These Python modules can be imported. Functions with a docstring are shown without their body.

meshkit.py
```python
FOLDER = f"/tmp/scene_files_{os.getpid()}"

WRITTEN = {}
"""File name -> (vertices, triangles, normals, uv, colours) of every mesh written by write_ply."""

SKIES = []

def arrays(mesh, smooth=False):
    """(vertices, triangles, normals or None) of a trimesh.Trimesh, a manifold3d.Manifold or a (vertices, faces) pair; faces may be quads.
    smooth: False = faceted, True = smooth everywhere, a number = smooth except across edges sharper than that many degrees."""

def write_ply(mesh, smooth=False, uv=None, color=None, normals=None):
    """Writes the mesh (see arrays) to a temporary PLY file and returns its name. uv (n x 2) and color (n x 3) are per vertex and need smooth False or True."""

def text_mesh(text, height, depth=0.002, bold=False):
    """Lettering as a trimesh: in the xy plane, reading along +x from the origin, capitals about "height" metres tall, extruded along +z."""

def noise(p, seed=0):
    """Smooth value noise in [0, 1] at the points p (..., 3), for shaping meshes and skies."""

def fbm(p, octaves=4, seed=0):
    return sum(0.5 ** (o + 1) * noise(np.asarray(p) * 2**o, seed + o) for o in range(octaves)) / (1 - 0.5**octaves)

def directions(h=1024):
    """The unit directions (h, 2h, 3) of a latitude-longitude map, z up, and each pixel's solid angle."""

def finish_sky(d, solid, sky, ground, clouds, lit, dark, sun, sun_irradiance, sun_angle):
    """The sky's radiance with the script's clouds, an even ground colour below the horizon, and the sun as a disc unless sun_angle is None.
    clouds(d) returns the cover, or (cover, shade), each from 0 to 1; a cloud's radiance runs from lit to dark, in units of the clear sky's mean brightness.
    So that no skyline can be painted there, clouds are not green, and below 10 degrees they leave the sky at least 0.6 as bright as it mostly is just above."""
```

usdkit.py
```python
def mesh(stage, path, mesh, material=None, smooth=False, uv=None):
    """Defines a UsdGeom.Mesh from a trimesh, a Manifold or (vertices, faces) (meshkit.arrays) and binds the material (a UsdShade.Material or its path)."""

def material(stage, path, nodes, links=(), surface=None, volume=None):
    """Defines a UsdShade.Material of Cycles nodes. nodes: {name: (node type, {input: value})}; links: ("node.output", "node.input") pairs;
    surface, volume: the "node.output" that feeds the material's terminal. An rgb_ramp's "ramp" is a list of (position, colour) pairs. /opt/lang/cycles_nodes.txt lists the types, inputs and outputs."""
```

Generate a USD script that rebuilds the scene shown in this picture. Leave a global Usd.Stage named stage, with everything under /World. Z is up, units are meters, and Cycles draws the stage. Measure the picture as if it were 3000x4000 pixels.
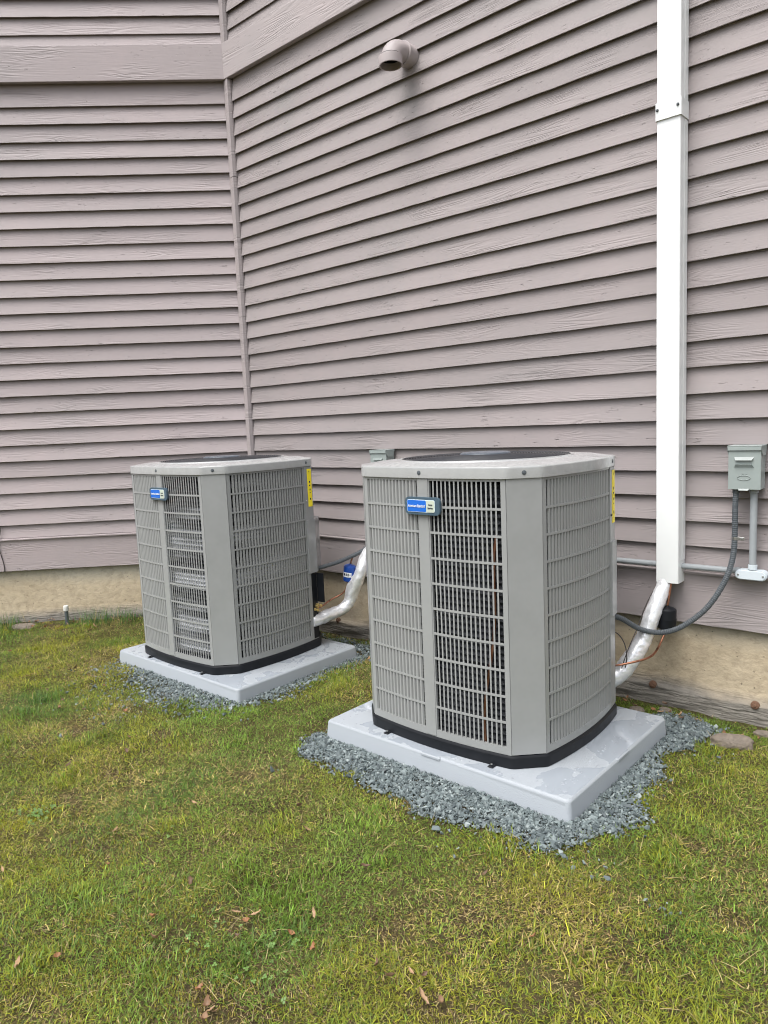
import math, random
import numpy as np
import trimesh
import meshkit, usdkit
from shapely.geometry import Polygon, Point
from shapely import affinity
from pxr import Usd, UsdGeom, UsdLux, UsdShade, Gf, Sdf, Vt

random.seed(7)
RNG = np.random.default_rng(7)
PI = math.pi
stage = Usd.Stage.CreateInMemory()
UsdGeom.SetStageUpAxis(stage, 'Z')
UsdGeom.SetStageMetersPerUnit(stage, 1.0)
UsdGeom.Xform.Define(stage, '/World')
UsdGeom.Scope.Define(stage, '/World/Looks')

# ------------------------------------------------------------------ camera
EYE = np.array([4.3672, -3.4463, 1.4329])
YAW, PITCH, ROLL = math.radians(131.5361), math.radians(-6.8827), math.radians(-2.4783)
EXPOSURE = 0.54


def camera():
    f = np.array([math.cos(PITCH) * math.cos(YAW), math.cos(PITCH) * math.sin(YAW), math.sin(PITCH)])
    rt = np.array([math.sin(YAW), -math.cos(YAW), 0.0])
    up = np.cross(rt, f)
    c, s = math.cos(ROLL), math.sin(ROLL)
    r2, u2 = c * rt + s * up, -s * rt + c * up
    cam = UsdGeom.Camera.Define(stage, '/World/camera')
    m = Gf.Matrix4d(*r2, 0, *u2, 0, *(-f), 0, *EYE, 1)
    cam.AddTransformOp().Set(m)
    cam.CreateHorizontalApertureAttr(36.0)
    cam.CreateFocalLengthAttr(36.0 * 2846.5 / 3000.0)
    cam.CreateClippingRangeAttr(Gf.Vec2f(0.05, 1000))
    cam.CreateExposureAttr(EXPOSURE)


camera()

# ------------------------------------------------------------------ sky (overcast) and veiled sun
SUN_DIR = np.array([-0.06, -0.40, 1.0]); SUN_DIR /= np.linalg.norm(SUN_DIR)
SUN_ELEV = math.asin(SUN_DIR[2]); SUN_ROT = math.atan2(SUN_DIR[0], SUN_DIR[1])
SKY_STRENGTH = 0.15


def sky():
    mat = usdkit.material(stage, '/World/Looks/sky_look', {
        'sky': ('sky_texture', {'sky_type': 'single_scattering', 'sun_disc': False, 'sun_elevation': SUN_ELEV, 'sun_rotation': SUN_ROT, 'air_density': 1.0, 'aerosol_density': 3.0}),
        'grey': ('hsv', {'hue': 0.5, 'saturation': 0.27, 'value': 1.0, 'fac': 1.0}),
        'tc': ('texture_coordinate', {}),
        'n': ('noise_texture', {'scale': 2.2, 'detail': 5.0, 'roughness': 0.55}),
        'ramp': ('rgb_ramp', {'ramp': [(0.0, (0.80, 0.80, 0.81)), (0.5, (1.0, 1.0, 1.0)), (1.0, (1.2, 1.2, 1.19))]}),
        'mul': ('mix', {'mix_type': 'multiply', 'fac': 1.0}),
        'sep': ('separate_xyz', {}),
        'up': ('map_range', {'from_min': 0.0, 'from_max': 1.0, 'to_min': 0.62, 'to_max': 1.75, 'clamp': True}),
        'upc': ('combine_xyz', {}),
        'mul2': ('mix', {'mix_type': 'multiply', 'fac': 1.0}),
        'bg': ('background_shader', {'strength': SKY_STRENGTH}),
    }, [('tc.generated', 'sep.vector'), ('sep.z', 'up.value'), ('up.result', 'upc.x'), ('up.result', 'upc.y'), ('up.result', 'upc.z'), ('mul.color', 'mul2.color1'), ('upc.vector', 'mul2.color2'), ('sky.color', 'grey.color'), ('tc.generated', 'n.vector'), ('n.fac', 'ramp.fac'), ('grey.color', 'mul.color1'), ('ramp.color', 'mul.color2'), ('mul2.color', 'bg.color')], surface='bg.background')
    d = UsdLux.DomeLight.Define(stage, '/World/sky')
    UsdShade.MaterialBindingAPI.Apply(d.GetPrim()).Bind(mat)
    d.GetPrim().SetCustomDataByKey('kind', 'structure')
    s = UsdLux.DistantLight.Define(stage, '/World/sun')
    s.CreateNormalizeAttr(True) if hasattr(s, 'CreateNormalizeAttr') else None
    UsdLux.LightAPI(s.GetPrim()).CreateNormalizeAttr(True)
    s.CreateIntensityAttr(0.34)
    s.CreateAngleAttr(55.0)
    s.CreateColorAttr(Gf.Vec3f(1.0, 0.985, 0.965))
    z = SUN_DIR
    x = np.cross([0, 0, 1.0], z); x /= np.linalg.norm(x)
    y = np.cross(z, x)
    s.AddTransformOp().Set(Gf.Matrix4d(*x, 0, *y, 0, *z, 0, 0, 0, 30, 1))


sky()

# ------------------------------------------------------------------ helpers
TAKEN = {}


def numbered(path):
    n = TAKEN.get(path, -1) + 1
    TAKEN[path] = n
    return path if n == 0 else f'{path}_{n:03d}'


def setd(prim, **kw):
    for k, v in kw.items():
        if v:
            prim.SetCustomDataByKey(k, v)
    return prim


def obj(name, mesh, mat, parent=None, smooth=False, label=None, cat=None, group=None, kind=None, color=None):
    base = str(parent.GetPath()) if parent is not None else '/World'
    path = numbered(f'{base}/{name}')
    m = usdkit.mesh(stage, path, mesh, mat, smooth=smooth)
    if color is not None:
        UsdGeom.PrimvarsAPI(m).CreatePrimvar('tint', Sdf.ValueTypeNames.Color3fArray, 'vertex').Set(Vt.Vec3fArray.FromNumpy(np.asarray(color, np.float32)))
    return setd(m.GetPrim(), label=label, category=cat, group=group, kind=kind)


def thing(name, label, cat, loc=(0, 0, 0), rotz=0.0, group=None, kind=None):
    path = numbered(f'/World/{name}')
    x = UsdGeom.Xform.Define(stage, path)
    x.AddTranslateOp().Set(Gf.Vec3d(*map(float, loc)))
    if rotz:
        x.AddRotateZOp().Set(math.degrees(rotz))
    return setd(x.GetPrim(), label=label, category=cat, group=group, kind=kind)


def cat_(ms):
    vs, fs, n = [], [], 0
    for m in ms:
        v, f = (np.asarray(m[0], float), np.asarray(m[1], int)) if isinstance(m, tuple) else (np.asarray(m.vertices), np.asarray(m.faces))
        if f.shape[1] == 4:
            f = np.vstack([f[:, [0, 1, 2]], f[:, [0, 2, 3]]])
        vs.append(v); fs.append(f + n); n += len(v)
    return np.vstack(vs), np.vstack(fs)


def cbox(x0, x1, y0, y1, z0, z1, c=0.002):
    c = min(c, (x1 - x0) / 2.2, (y1 - y0) / 2.2, (z1 - z0) / 2.2)
    P = []
    for x, sx in ((x0, 1), (x1, -1)):
        for y, sy in ((y0, 1), (y1, -1)):
            for z, sz in ((z0, 1), (z1, -1)):
                P += [(x, y + sy * c, z + sz * c), (x + sx * c, y, z + sz * c), (x + sx * c, y + sy * c, z)]
    return trimesh.convex.convex_hull(np.array(P))


def prism(poly, z0, z1):
    m = trimesh.creation.extrude_polygon(poly if isinstance(poly, Polygon) else Polygon(poly), z1 - z0, engine='earcut')
    m.apply_translation([0, 0, z0])
    return m


def rot_to(m, M):
    m = m.copy(); m.apply_transform(M); return m


def frames(P):
    P = np.asarray(P, float)
    T = np.gradient(P, axis=0); T /= np.linalg.norm(T, axis=1, keepdims=True)
    a = np.array([0, 0, 1.0]) if abs(T[0, 2]) < 0.9 else np.array([1.0, 0, 0])
    A = []
    for t in T:
        a = a - t * (a @ t); a /= np.linalg.norm(a); A.append(a)
    A = np.array(A)
    return T, A, np.cross(T, A)


def tube(P, r, sides=12, squash=1.0, noise=0.0, seed=0, caps=True):
    P = np.asarray(P, float); n = len(P)
    T, A, B = frames(P)
    r = np.broadcast_to(np.asarray(r, float), (n,))
    ang = np.arange(sides) * 2 * PI / sides
    rr = np.repeat(r[:, None], sides, 1)
    if noise:
        q = np.stack([np.repeat(np.arange(n)[:, None] * 0.55, sides, 1), np.cos(ang)[None] * 1.3 + 0 * rr, np.sin(ang)[None] * 1.3 + 0 * rr], -1)
        rr = rr * (1 + noise * (meshkit.fbm(q * 1.0 + seed * 9.1, 3, seed) - 0.5) * 2)
    V = P[:, None] + rr[..., None] * (np.cos(ang)[None, :, None] * A[:, None] * squash + np.sin(ang)[None, :, None] * B[:, None])
    V = V.reshape(-1, 3)
    i, j = np.meshgrid(np.arange(n - 1), np.arange(sides), indexing='ij')
    q = np.stack([i * sides + j, i * sides + (j + 1) % sides, (i + 1) * sides + (j + 1) % sides, (i + 1) * sides + j], -1).reshape(-1, 4)
    F = np.vstack([q[:, [0, 1, 2]], q[:, [0, 2, 3]]])
    if caps:
        V = np.vstack([V, P[0], P[-1]])
        c0, c1 = n * sides, n * sides + 1
        k = np.arange(sides)
        F = np.vstack([F, np.stack([np.full(sides, c0), (k + 1) % sides, k], 1), np.stack([np.full(sides, c1), (n - 1) * sides + k, (n - 1) * sides + (k + 1) % sides], 1)])
    return V, F


def spline(pts, n=60):
    from scipy.interpolate import PchipInterpolator, CubicSpline
    p = np.asarray(pts, float)
    s = np.r_[0, np.cumsum(np.linalg.norm(np.diff(p, axis=0), axis=1))]
    return CubicSpline(s, p, axis=0)(np.linspace(0, s[-1], n))


def revolve(prof, n=32, M=None):
    """prof: (r, z) list; a surface of revolution about z."""
    prof = np.asarray(prof, float); k = len(prof)
    a = np.arange(n) * 2 * PI / n
    V = np.stack([prof[:, 0][:, None] * np.cos(a), prof[:, 0][:, None] * np.sin(a), np.repeat(prof[:, 1][:, None], n, 1)], -1).reshape(-1, 3)
    i, j = np.meshgrid(np.arange(k - 1), np.arange(n), indexing='ij')
    F = np.stack([i * n + j, i * n + (j + 1) % n, (i + 1) * n + (j + 1) % n, (i + 1) * n + j], -1).reshape(-1, 4)
    if M is not None:
        V = V @ M[:3, :3].T + M[:3, 3]
    return V, np.vstack([F[:, [0, 1, 2]], F[:, [0, 2, 3]]])


def rrect(w, h, r):
    return Polygon([(-w / 2 + r, -h / 2 + r), (w / 2 - r, -h / 2 + r), (w / 2 - r, h / 2 - r), (-w / 2 + r, h / 2 - r)]).buffer(r, quad_segs=6)


# ------------------------------------------------------------------ materials
def mat(name, nodes, links, surface='p.BSDF'):
    return usdkit.material(stage, f'/World/Looks/{name}', nodes, links, surface=surface)


def plain(name, col, rough=0.5, metallic=0.0, var=0.06, scale=9.0, bump=0.0, bump_scale=60.0, rvar=0.1, spec=0.5, coat=0.0):
    c = np.array(col)
    nodes = {
        'g': ('geometry', {}),
        'n': ('noise_texture', {'scale': scale, 'detail': 5.0, 'roughness': 0.6}),
        'ramp': ('rgb_ramp', {'ramp': [(0.25, c * (1 - var)), (0.75, np.minimum(c * (1 + var), 0.95))]}),
        'rr': ('map_range', {'from_min': 0.3, 'from_max': 0.7, 'to_min': max(rough - rvar, 0.02), 'to_max': min(rough + rvar, 1.0)}),
        'p': ('principled_bsdf', {'metallic': metallic, 'specular_ior_level': spec, 'coat_weight': coat, 'coat_roughness': 0.15}),
    }
    links = [('g.position', 'n.vector'), ('n.fac', 'ramp.fac'), ('ramp.color', 'p.base_color'), ('n.fac', 'rr.value'), ('rr.result', 'p.roughness')]
    if bump:
        nodes['bn'] = ('noise_texture', {'scale': bump_scale, 'detail': 4.0})
        nodes['b'] = ('bump', {'strength': 1.0, 'distance': bump})
        links += [('g.position', 'bn.vector'), ('bn.fac', 'b.height'), ('b.normal', 'p.normal')]
    return mat(name, nodes, links)


def wood(name, along, col, stain=False):
    """Weathered painted wood: grain along the direction ALONG, drifting from board to board."""
    c = np.array(col)
    nodes = {
        'g': ('geometry', {}),
        'oi': ('object_info', {}),
        't': ('vector_math', {'math_type': 'dot_product', 'vector2': along}),
        'sep': ('separate_xyz', {}),
        'off': ('math', {'math_type': 'multiply', 'value2': 37.0}),
        'uvz': ('combine_xyz', {}),
        # fine grain: long thin streaks
        'm1': ('mapping', {'scale': (4.5, 1.0, 170.0)}),
        'n1': ('noise_texture', {'scale': 1.0, 'detail': 3.0, 'roughness': 0.55, 'distortion': 0.35}),
        # raised growth rings, cathedral shaped
        'm2': ('mapping', {'scale': (1.5, 1.0, 26.0)}),
        'n2': ('noise_texture', {'scale': 1.0, 'detail': 1.0, 'distortion': 0.6}),
        'k2': ('math', {'math_type': 'multiply', 'value2': 62.0}),
        's2': ('math', {'math_type': 'sine'}),
        # where the relief is strong
        'm3': ('mapping', {'scale': (2.6, 1.0, 9.0), 'location': (3.1, 0.7, 0.2)}),
        'n3': ('noise_texture', {'scale': 1.0, 'detail': 2.0}),
        'r3': ('map_range', {'from_min': 0.46, 'from_max': 0.66, 'to_min': 0.0, 'to_max': 1.0, 'clamp': True}),
        'a2': ('math', {'math_type': 'multiply'}),
        'a2s': ('math', {'math_type': 'multiply', 'value2': 0.27}),
        'n1s': ('math', {'math_type': 'multiply', 'value2': 0.20}),
        # cracks and flaked spots
        'm4': ('mapping', {'scale': (16.0, 1.0, 120.0), 'location': (9.0, 0, 4.0)}),
        'n4': ('noise_texture', {'scale': 1.0, 'detail': 2.0, 'roughness': 0.6, 'distortion': 0.5}),
        'm5': ('mapping', {'scale': (1.7, 1.0, 5.0), 'location': (1.0, 0, 7.0)}),
        'n5': ('noise_texture', {'scale': 1.0, 'detail': 3.0}),
        'add5': ('math', {'math_type': 'multiply_add', 'value2': 0.34}),
        'cr': ('map_range', {'from_min': 0.885, 'from_max': 0.97, 'to_min': 0.0, 'to_max': 1.0, 'clamp': True}),
        'crh': ('math', {'math_type': 'multiply', 'value2': -1.3}),
        'h1': ('math', {'math_type': 'add'}), 'h2': ('math', {'math_type': 'add'}),
        'b': ('bump', {'strength': 1.0, 'distance': 0.0028}),
        # colour
        'n6': ('noise_texture', {'scale': 1.3, 'detail': 5.0, 'roughness': 0.65}),
        'base': ('rgb_ramp', {'ramp': [(0.25, c * (0.82, 0.87, 0.86)), (0.42, c * (0.95, 0.965, 0.965)), (0.58, c), (0.75, c * (1.08, 1.05, 1.05))]}),
        'bv': ('map_range', {'from_min': 0.0, 'from_max': 1.0, 'to_min': 0.90, 'to_max': 1.06}),
        'bvc': ('combine_xyz', {}),
        'mb': ('mix', {'mix_type': 'multiply', 'fac': 1.0}),
        'crf': ('math', {'math_type': 'multiply', 'value2': 0.30}),
        'mc': ('mix', {'mix_type': 'mix', 'color2': (0.085, 0.075, 0.072)}),
        'p': ('principled_bsdf', {'roughness': 0.62, 'specular_ior_level': 0.35}),
    }
    L = [('g.position', 't.vector1'), ('g.position', 'sep.vector'), ('oi.random', 'off.value1'), ('t.value', 'uvz.x'), ('off.value', 'uvz.y'), ('sep.z', 'uvz.z'),
         ('m1.vector', 'n1.vector'), ('m2.vector', 'n2.vector'), ('m3.vector', 'n3.vector'), ('m4.vector', 'n4.vector'), ('m5.vector', 'n5.vector')]
    L += [('uvz.vector', f'm{k}.vector') for k in (1, 2, 3, 4, 5)]
    L += [('n2.fac', 'k2.value1'), ('k2.value', 's2.value1'), ('n3.fac', 'r3.value'), ('s2.value', 'a2.value1'), ('r3.result', 'a2.value2'), ('a2.value', 'a2s.value1'),
          ('n1.fac', 'n1s.value1'), ('n5.fac', 'add5.value1'), ('n4.fac', 'add5.value3'), ('add5.value', 'cr.value'), ('cr.result', 'crh.value1'),
          ('a2s.value', 'h1.value1'), ('n1s.value', 'h1.value2'), ('h1.value', 'h2.value1'), ('crh.value', 'h2.value2'), ('h2.value', 'b.height'), ('b.normal', 'p.normal'),
          ('g.position', 'n6.vector'), ('n6.fac', 'base.fac'), ('oi.random', 'bv.value'), ('bv.result', 'bvc.x'), ('bv.result', 'bvc.y'), ('bv.result', 'bvc.z'),
          ('base.color', 'mb.color1'), ('bvc.vector', 'mb.color2'), ('mb.color', 'mc.color1'), ('cr.result', 'crf.value1'), ('crf.value', 'mc.fac'), ('mc.color', 'p.base_color')]
    if stain:
        # mildew run below the vent elbow
        nodes.update({'sm': ('mapping', {'location': (-1.62 * 4.2, 0.0, -3.27 * 3.0), 'scale': (4.2, 1.0, 3.0)}),
                      'sl': ('vector_math', {'math_type': 'length'}),
                      'sr': ('map_range', {'from_min': 0.15, 'from_max': 0.95, 'to_min': 0.34, 'to_max': 0.0, 'clamp': True}),
                      'sn': ('noise_texture', {'scale': 14.0, 'detail': 5.0, 'roughness': 0.7}),
                      'snr': ('map_range', {'from_min': 0.38, 'from_max': 0.62, 'to_min': 0.0, 'to_max': 1.0, 'clamp': True}),
                      'sx': ('math', {'math_type': 'multiply'}),
                      'smx': ('mix', {'mix_type': 'mix', 'color2': tuple(c * (0.52, 0.60, 0.58))})})
        L = [x for x in L if x != ('mc.color', 'p.base_color')]
        L += [('g.position', 'sm.vector'), ('sm.vector', 'sl.vector1'), ('sl.value', 'sr.value'), ('g.position', 'sn.vector'), ('sn.fac', 'snr.value'), ('sr.result', 'sx.value1'), ('snr.result', 'sx.value2'), ('sx.value', 'smx.fac'), ('mc.color', 'smx.color1'), ('smx.color', 'p.base_color')]
    return mat(name, nodes, L)


PAINT = (0.304, 0.267, 0.263)
S2 = math.sqrt(0.5)
M = {}
M['wood_right'] = wood('painted_wood_right', (1, 0, 0), PAINT, stain=True)
M['wood_left'] = wood('painted_wood_left', (-S2, -S2, 0), np.array(PAINT) * (1.02, 1.0, 1.01))
M['wood_trim'] = wood('painted_wood_trim', (0, 0, 1), np.array(PAINT) * 0.98)
M['sheathing'] = plain('dark_sheathing', (0.035, 0.03, 0.028), 0.9)
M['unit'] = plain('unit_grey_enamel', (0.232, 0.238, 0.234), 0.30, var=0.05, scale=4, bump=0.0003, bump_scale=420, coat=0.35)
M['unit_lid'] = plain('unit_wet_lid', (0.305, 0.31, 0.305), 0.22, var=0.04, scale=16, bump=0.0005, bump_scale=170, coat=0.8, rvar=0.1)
M['slat'] = plain('unit_slat_enamel', (0.238, 0.243, 0.237), 0.42, var=0.05, scale=7)
M['black'] = plain('black_plastic', (0.008, 0.009, 0.011), 0.42, var=0.2, scale=20, rvar=0.1, spec=0.22)
M['dark'] = plain('dark_interior', (0.006, 0.006, 0.007), 0.8)
M['wire'] = plain('black_wire', (0.018, 0.019, 0.022), 0.35, var=0.1)
M['hub'] = plain('fan_hub', (0.06, 0.07, 0.085), 0.3, var=0.2, scale=20)
M['blade'] = plain('fan_blade_grey', (0.12, 0.125, 0.13), 0.4, metallic=0.4)
M['copper'] = plain('copper', (0.40, 0.19, 0.12), 0.4, metallic=1.0, var=0.25, scale=24, rvar=0.15)
M['brass'] = plain('brass', (0.62, 0.48, 0.20), 0.4, metallic=0.9, var=0.2, scale=50)
M['steel'] = plain('galvanised_screw', (0.5, 0.5, 0.49), 0.35, metallic=1.0, var=0.15, scale=80)
M['cover'] = plain('white_cover', (0.66, 0.675, 0.665), 0.30, var=0.02, scale=3, coat=0.2, rvar=0.06)
M['wrap'] = plain('white_foil_wrap', (0.80, 0.805, 0.815), 0.30, var=0.04, scale=14, bump=0.011, bump_scale=13, metallic=0.5)
M['seam'] = plain('seam_grey', (0.30, 0.30, 0.31), 0.6)
M['blue'] = plain('blue_drier_paint', (0.010, 0.055, 0.27), 0.28, var=0.12, scale=30, coat=0.4)
M['white_label'] = plain('white_label', (0.74, 0.75, 0.75), 0.5, var=0.03)
M['ink'] = plain('dark_ink', (0.02, 0.025, 0.04), 0.6)
M['yellow'] = plain('yellow_label', (0.86, 0.70, 0.015), 0.45, var=0.04)
M['badge_frame'] = plain('badge_slate', (0.045, 0.075, 0.10), 0.34)
M['badge_rim'] = plain('badge_pale_rim', (0.60, 0.69, 0.74), 0.4, var=0.02)
M['badge_cream'] = plain('badge_cream', (0.42, 0.46, 0.38), 0.4, var=0.02)
M['badge_blue'] = plain('badge_blue', (0.012, 0.11, 0.46), 0.3, var=0.03)
M['box_grey'] = plain('switch_box_grey', (0.235, 0.268, 0.256), 0.33, var=0.04, scale=12, coat=0.3)
M['pvc'] = plain('pvc_grey', (0.26, 0.28, 0.29), 0.5, var=0.06, scale=25)
M['pvc_light'] = plain('pvc_light', (0.50, 0.55, 0.58), 0.42, var=0.04)
M['flex'] = plain('flex_conduit', (0.068, 0.078, 0.086), 0.46, var=0.1, scale=30)
M['elbow'] = plain('painted_pipe', np.array(PAINT) * 1.06, 0.42, var=0.05, scale=8)
M['white_cap'] = plain('white_cap', (0.55, 0.55, 0.52), 0.5, var=0.12, scale=60)
M['rust'] = plain('rusty_tie', (0.14, 0.075, 0.045), 0.85, var=0.35, scale=60, bump=0.004, bump_scale=120)
M['rock'] = plain('fieldstone', (0.17, 0.14, 0.11), 0.75, var=0.3, scale=30, bump=0.008, bump_scale=70)
M['cable'] = plain('dark_cable', (0.045, 0.038, 0.036), 0.6)


def coil_mat(name, dark, light, amount):
    return mat(name, {
        'g': ('geometry', {}),
        'sep': ('separate_xyz', {}),
        'w': ('wave_texture', {'bands_direction': 'z', 'scale': 12.0, 'distortion': 0.4}),
        'm': ('mapping', {'scale': (0.9, 0.9, 8.5), 'location': (0.0, 0.0, 0.35)}),
        'n': ('noise_texture', {'scale': 1.0, 'detail': 2.0}),
        'm2': ('mapping', {'scale': (240.0, 240.0, 30.0)}),
        'n2': ('noise_texture', {'scale': 1.0, 'detail': 3.0, 'roughness': 0.7}),
        'r': ('map_range', {'from_min': 0.62 - amount, 'from_max': 0.74 - amount, 'to_min': 0.0, 'to_max': 1.0, 'clamp': True}),
        'r2': ('map_range', {'from_min': 0.35, 'from_max': 0.62, 'to_min': 0.5, 'to_max': 1.0, 'clamp': True}),
        'sp': ('map_range', {'from_min': 0.70, 'from_max': 0.76, 'to_min': 0.0, 'to_max': 0.4, 'clamp': True}),
        'mm': ('math', {'math_type': 'multiply'}),
        'mx': ('math', {'math_type': 'maximum'}),
        'c': ('mix', {'mix_type': 'mix', 'color1': dark, 'color2': light}),
        'b': ('bump', {'strength': 1.0, 'distance': 0.004}),
        'p': ('principled_bsdf', {'roughness': 0.45, 'metallic': 0.0}),
    }, [('g.position', 'm.vector'), ('g.position', 'm2.vector'), ('m.vector', 'n.vector'), ('m2.vector', 'n2.vector'), ('n.fac', 'r.value'), ('n2.fac', 'r2.value'), ('n2.fac', 'sp.value'),
        ('r.result', 'mm.value1'), ('r2.result', 'mm.value2'), ('mm.value', 'mx.value1'), ('sp.result', 'mx.value2'), ('mx.value', 'c.fac'), ('c.color', 'p.base_color'), ('n2.fac', 'b.height'), ('b.normal', 'p.normal')])


M['coil_dark'] = coil_mat('coil_dark', (0.026, 0.029, 0.034), (0.42, 0.44, 0.47), -0.09)
M['coil_pale'] = coil_mat('coil_pale', (0.016, 0.018, 0.021), (0.74, 0.76, 0.80), 0.14)


def pad_mat():
    return mat('wet_pad', {
        'g': ('geometry', {}),
        'sepn': ('separate_xyz', {}),
        'n': ('noise_texture', {'scale': 5.5, 'detail': 2.5, 'roughness': 0.45, 'distortion': 0.8}),
        'n2': ('noise_texture', {'scale': 55.0, 'detail': 2.0}),
        'n3': ('noise_texture', {'scale': 300.0, 'detail': 2.0}),
        'mx': ('math', {'math_type': 'multiply_add', 'value2': 0.10}),
        'pud': ('map_range', {'from_min': 0.545, 'from_max': 0.56, 'to_min': 0.0, 'to_max': 1.0, 'clamp': True}),
        'up': ('map_range', {'from_min': 0.8, 'from_max': 0.95, 'to_min': 0.0, 'to_max': 1.0, 'clamp': True}),
        'wet': ('math', {'math_type': 'multiply'}),
        'rr': ('map_range', {'from_min': 0.0, 'from_max': 1.0, 'to_min': 0.42, 'to_max': 0.06}),
        'c': ('mix', {'mix_type': 'mix', 'color1': (0.318, 0.343, 0.366), 'color2': (0.262, 0.288, 0.316)}),
        'h': ('math', {'math_type': 'multiply_add', 'value2': 0.7}),
        'inv': ('math', {'math_type': 'subtract', 'value1': 1.0}),
        'gr': ('math', {'math_type': 'multiply', 'value2': 0.0}),
        'gr2': ('math', {'math_type': 'multiply'}),
        'b': ('bump', {'strength': 1.0, 'distance': 0.0011}),
        'p': ('principled_bsdf', {'specular_ior_level': 0.5}),
    }, [('g.position', 'n.vector'), ('g.position', 'n2.vector'), ('g.position', 'n3.vector'), ('g.normal', 'sepn.vector'), ('sepn.z', 'up.value'), ('n2.fac', 'mx.value1'), ('n.fac', 'mx.value3'), ('mx.value', 'pud.value'),
        ('pud.result', 'wet.value1'), ('up.result', 'wet.value2'), ('wet.value', 'rr.value'), ('rr.result', 'p.roughness'), ('wet.value', 'c.fac'), ('c.color', 'p.base_color'),
        ('wet.value', 'inv.value2'), ('inv.value', 'gr2.value1'), ('n3.fac', 'gr2.value2'), ('wet.value', 'h.value1'), ('gr2.value', 'h.value3'), ('h.value', 'b.height'), ('b.normal', 'p.normal')])


M['pad'] = pad_mat()


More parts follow.
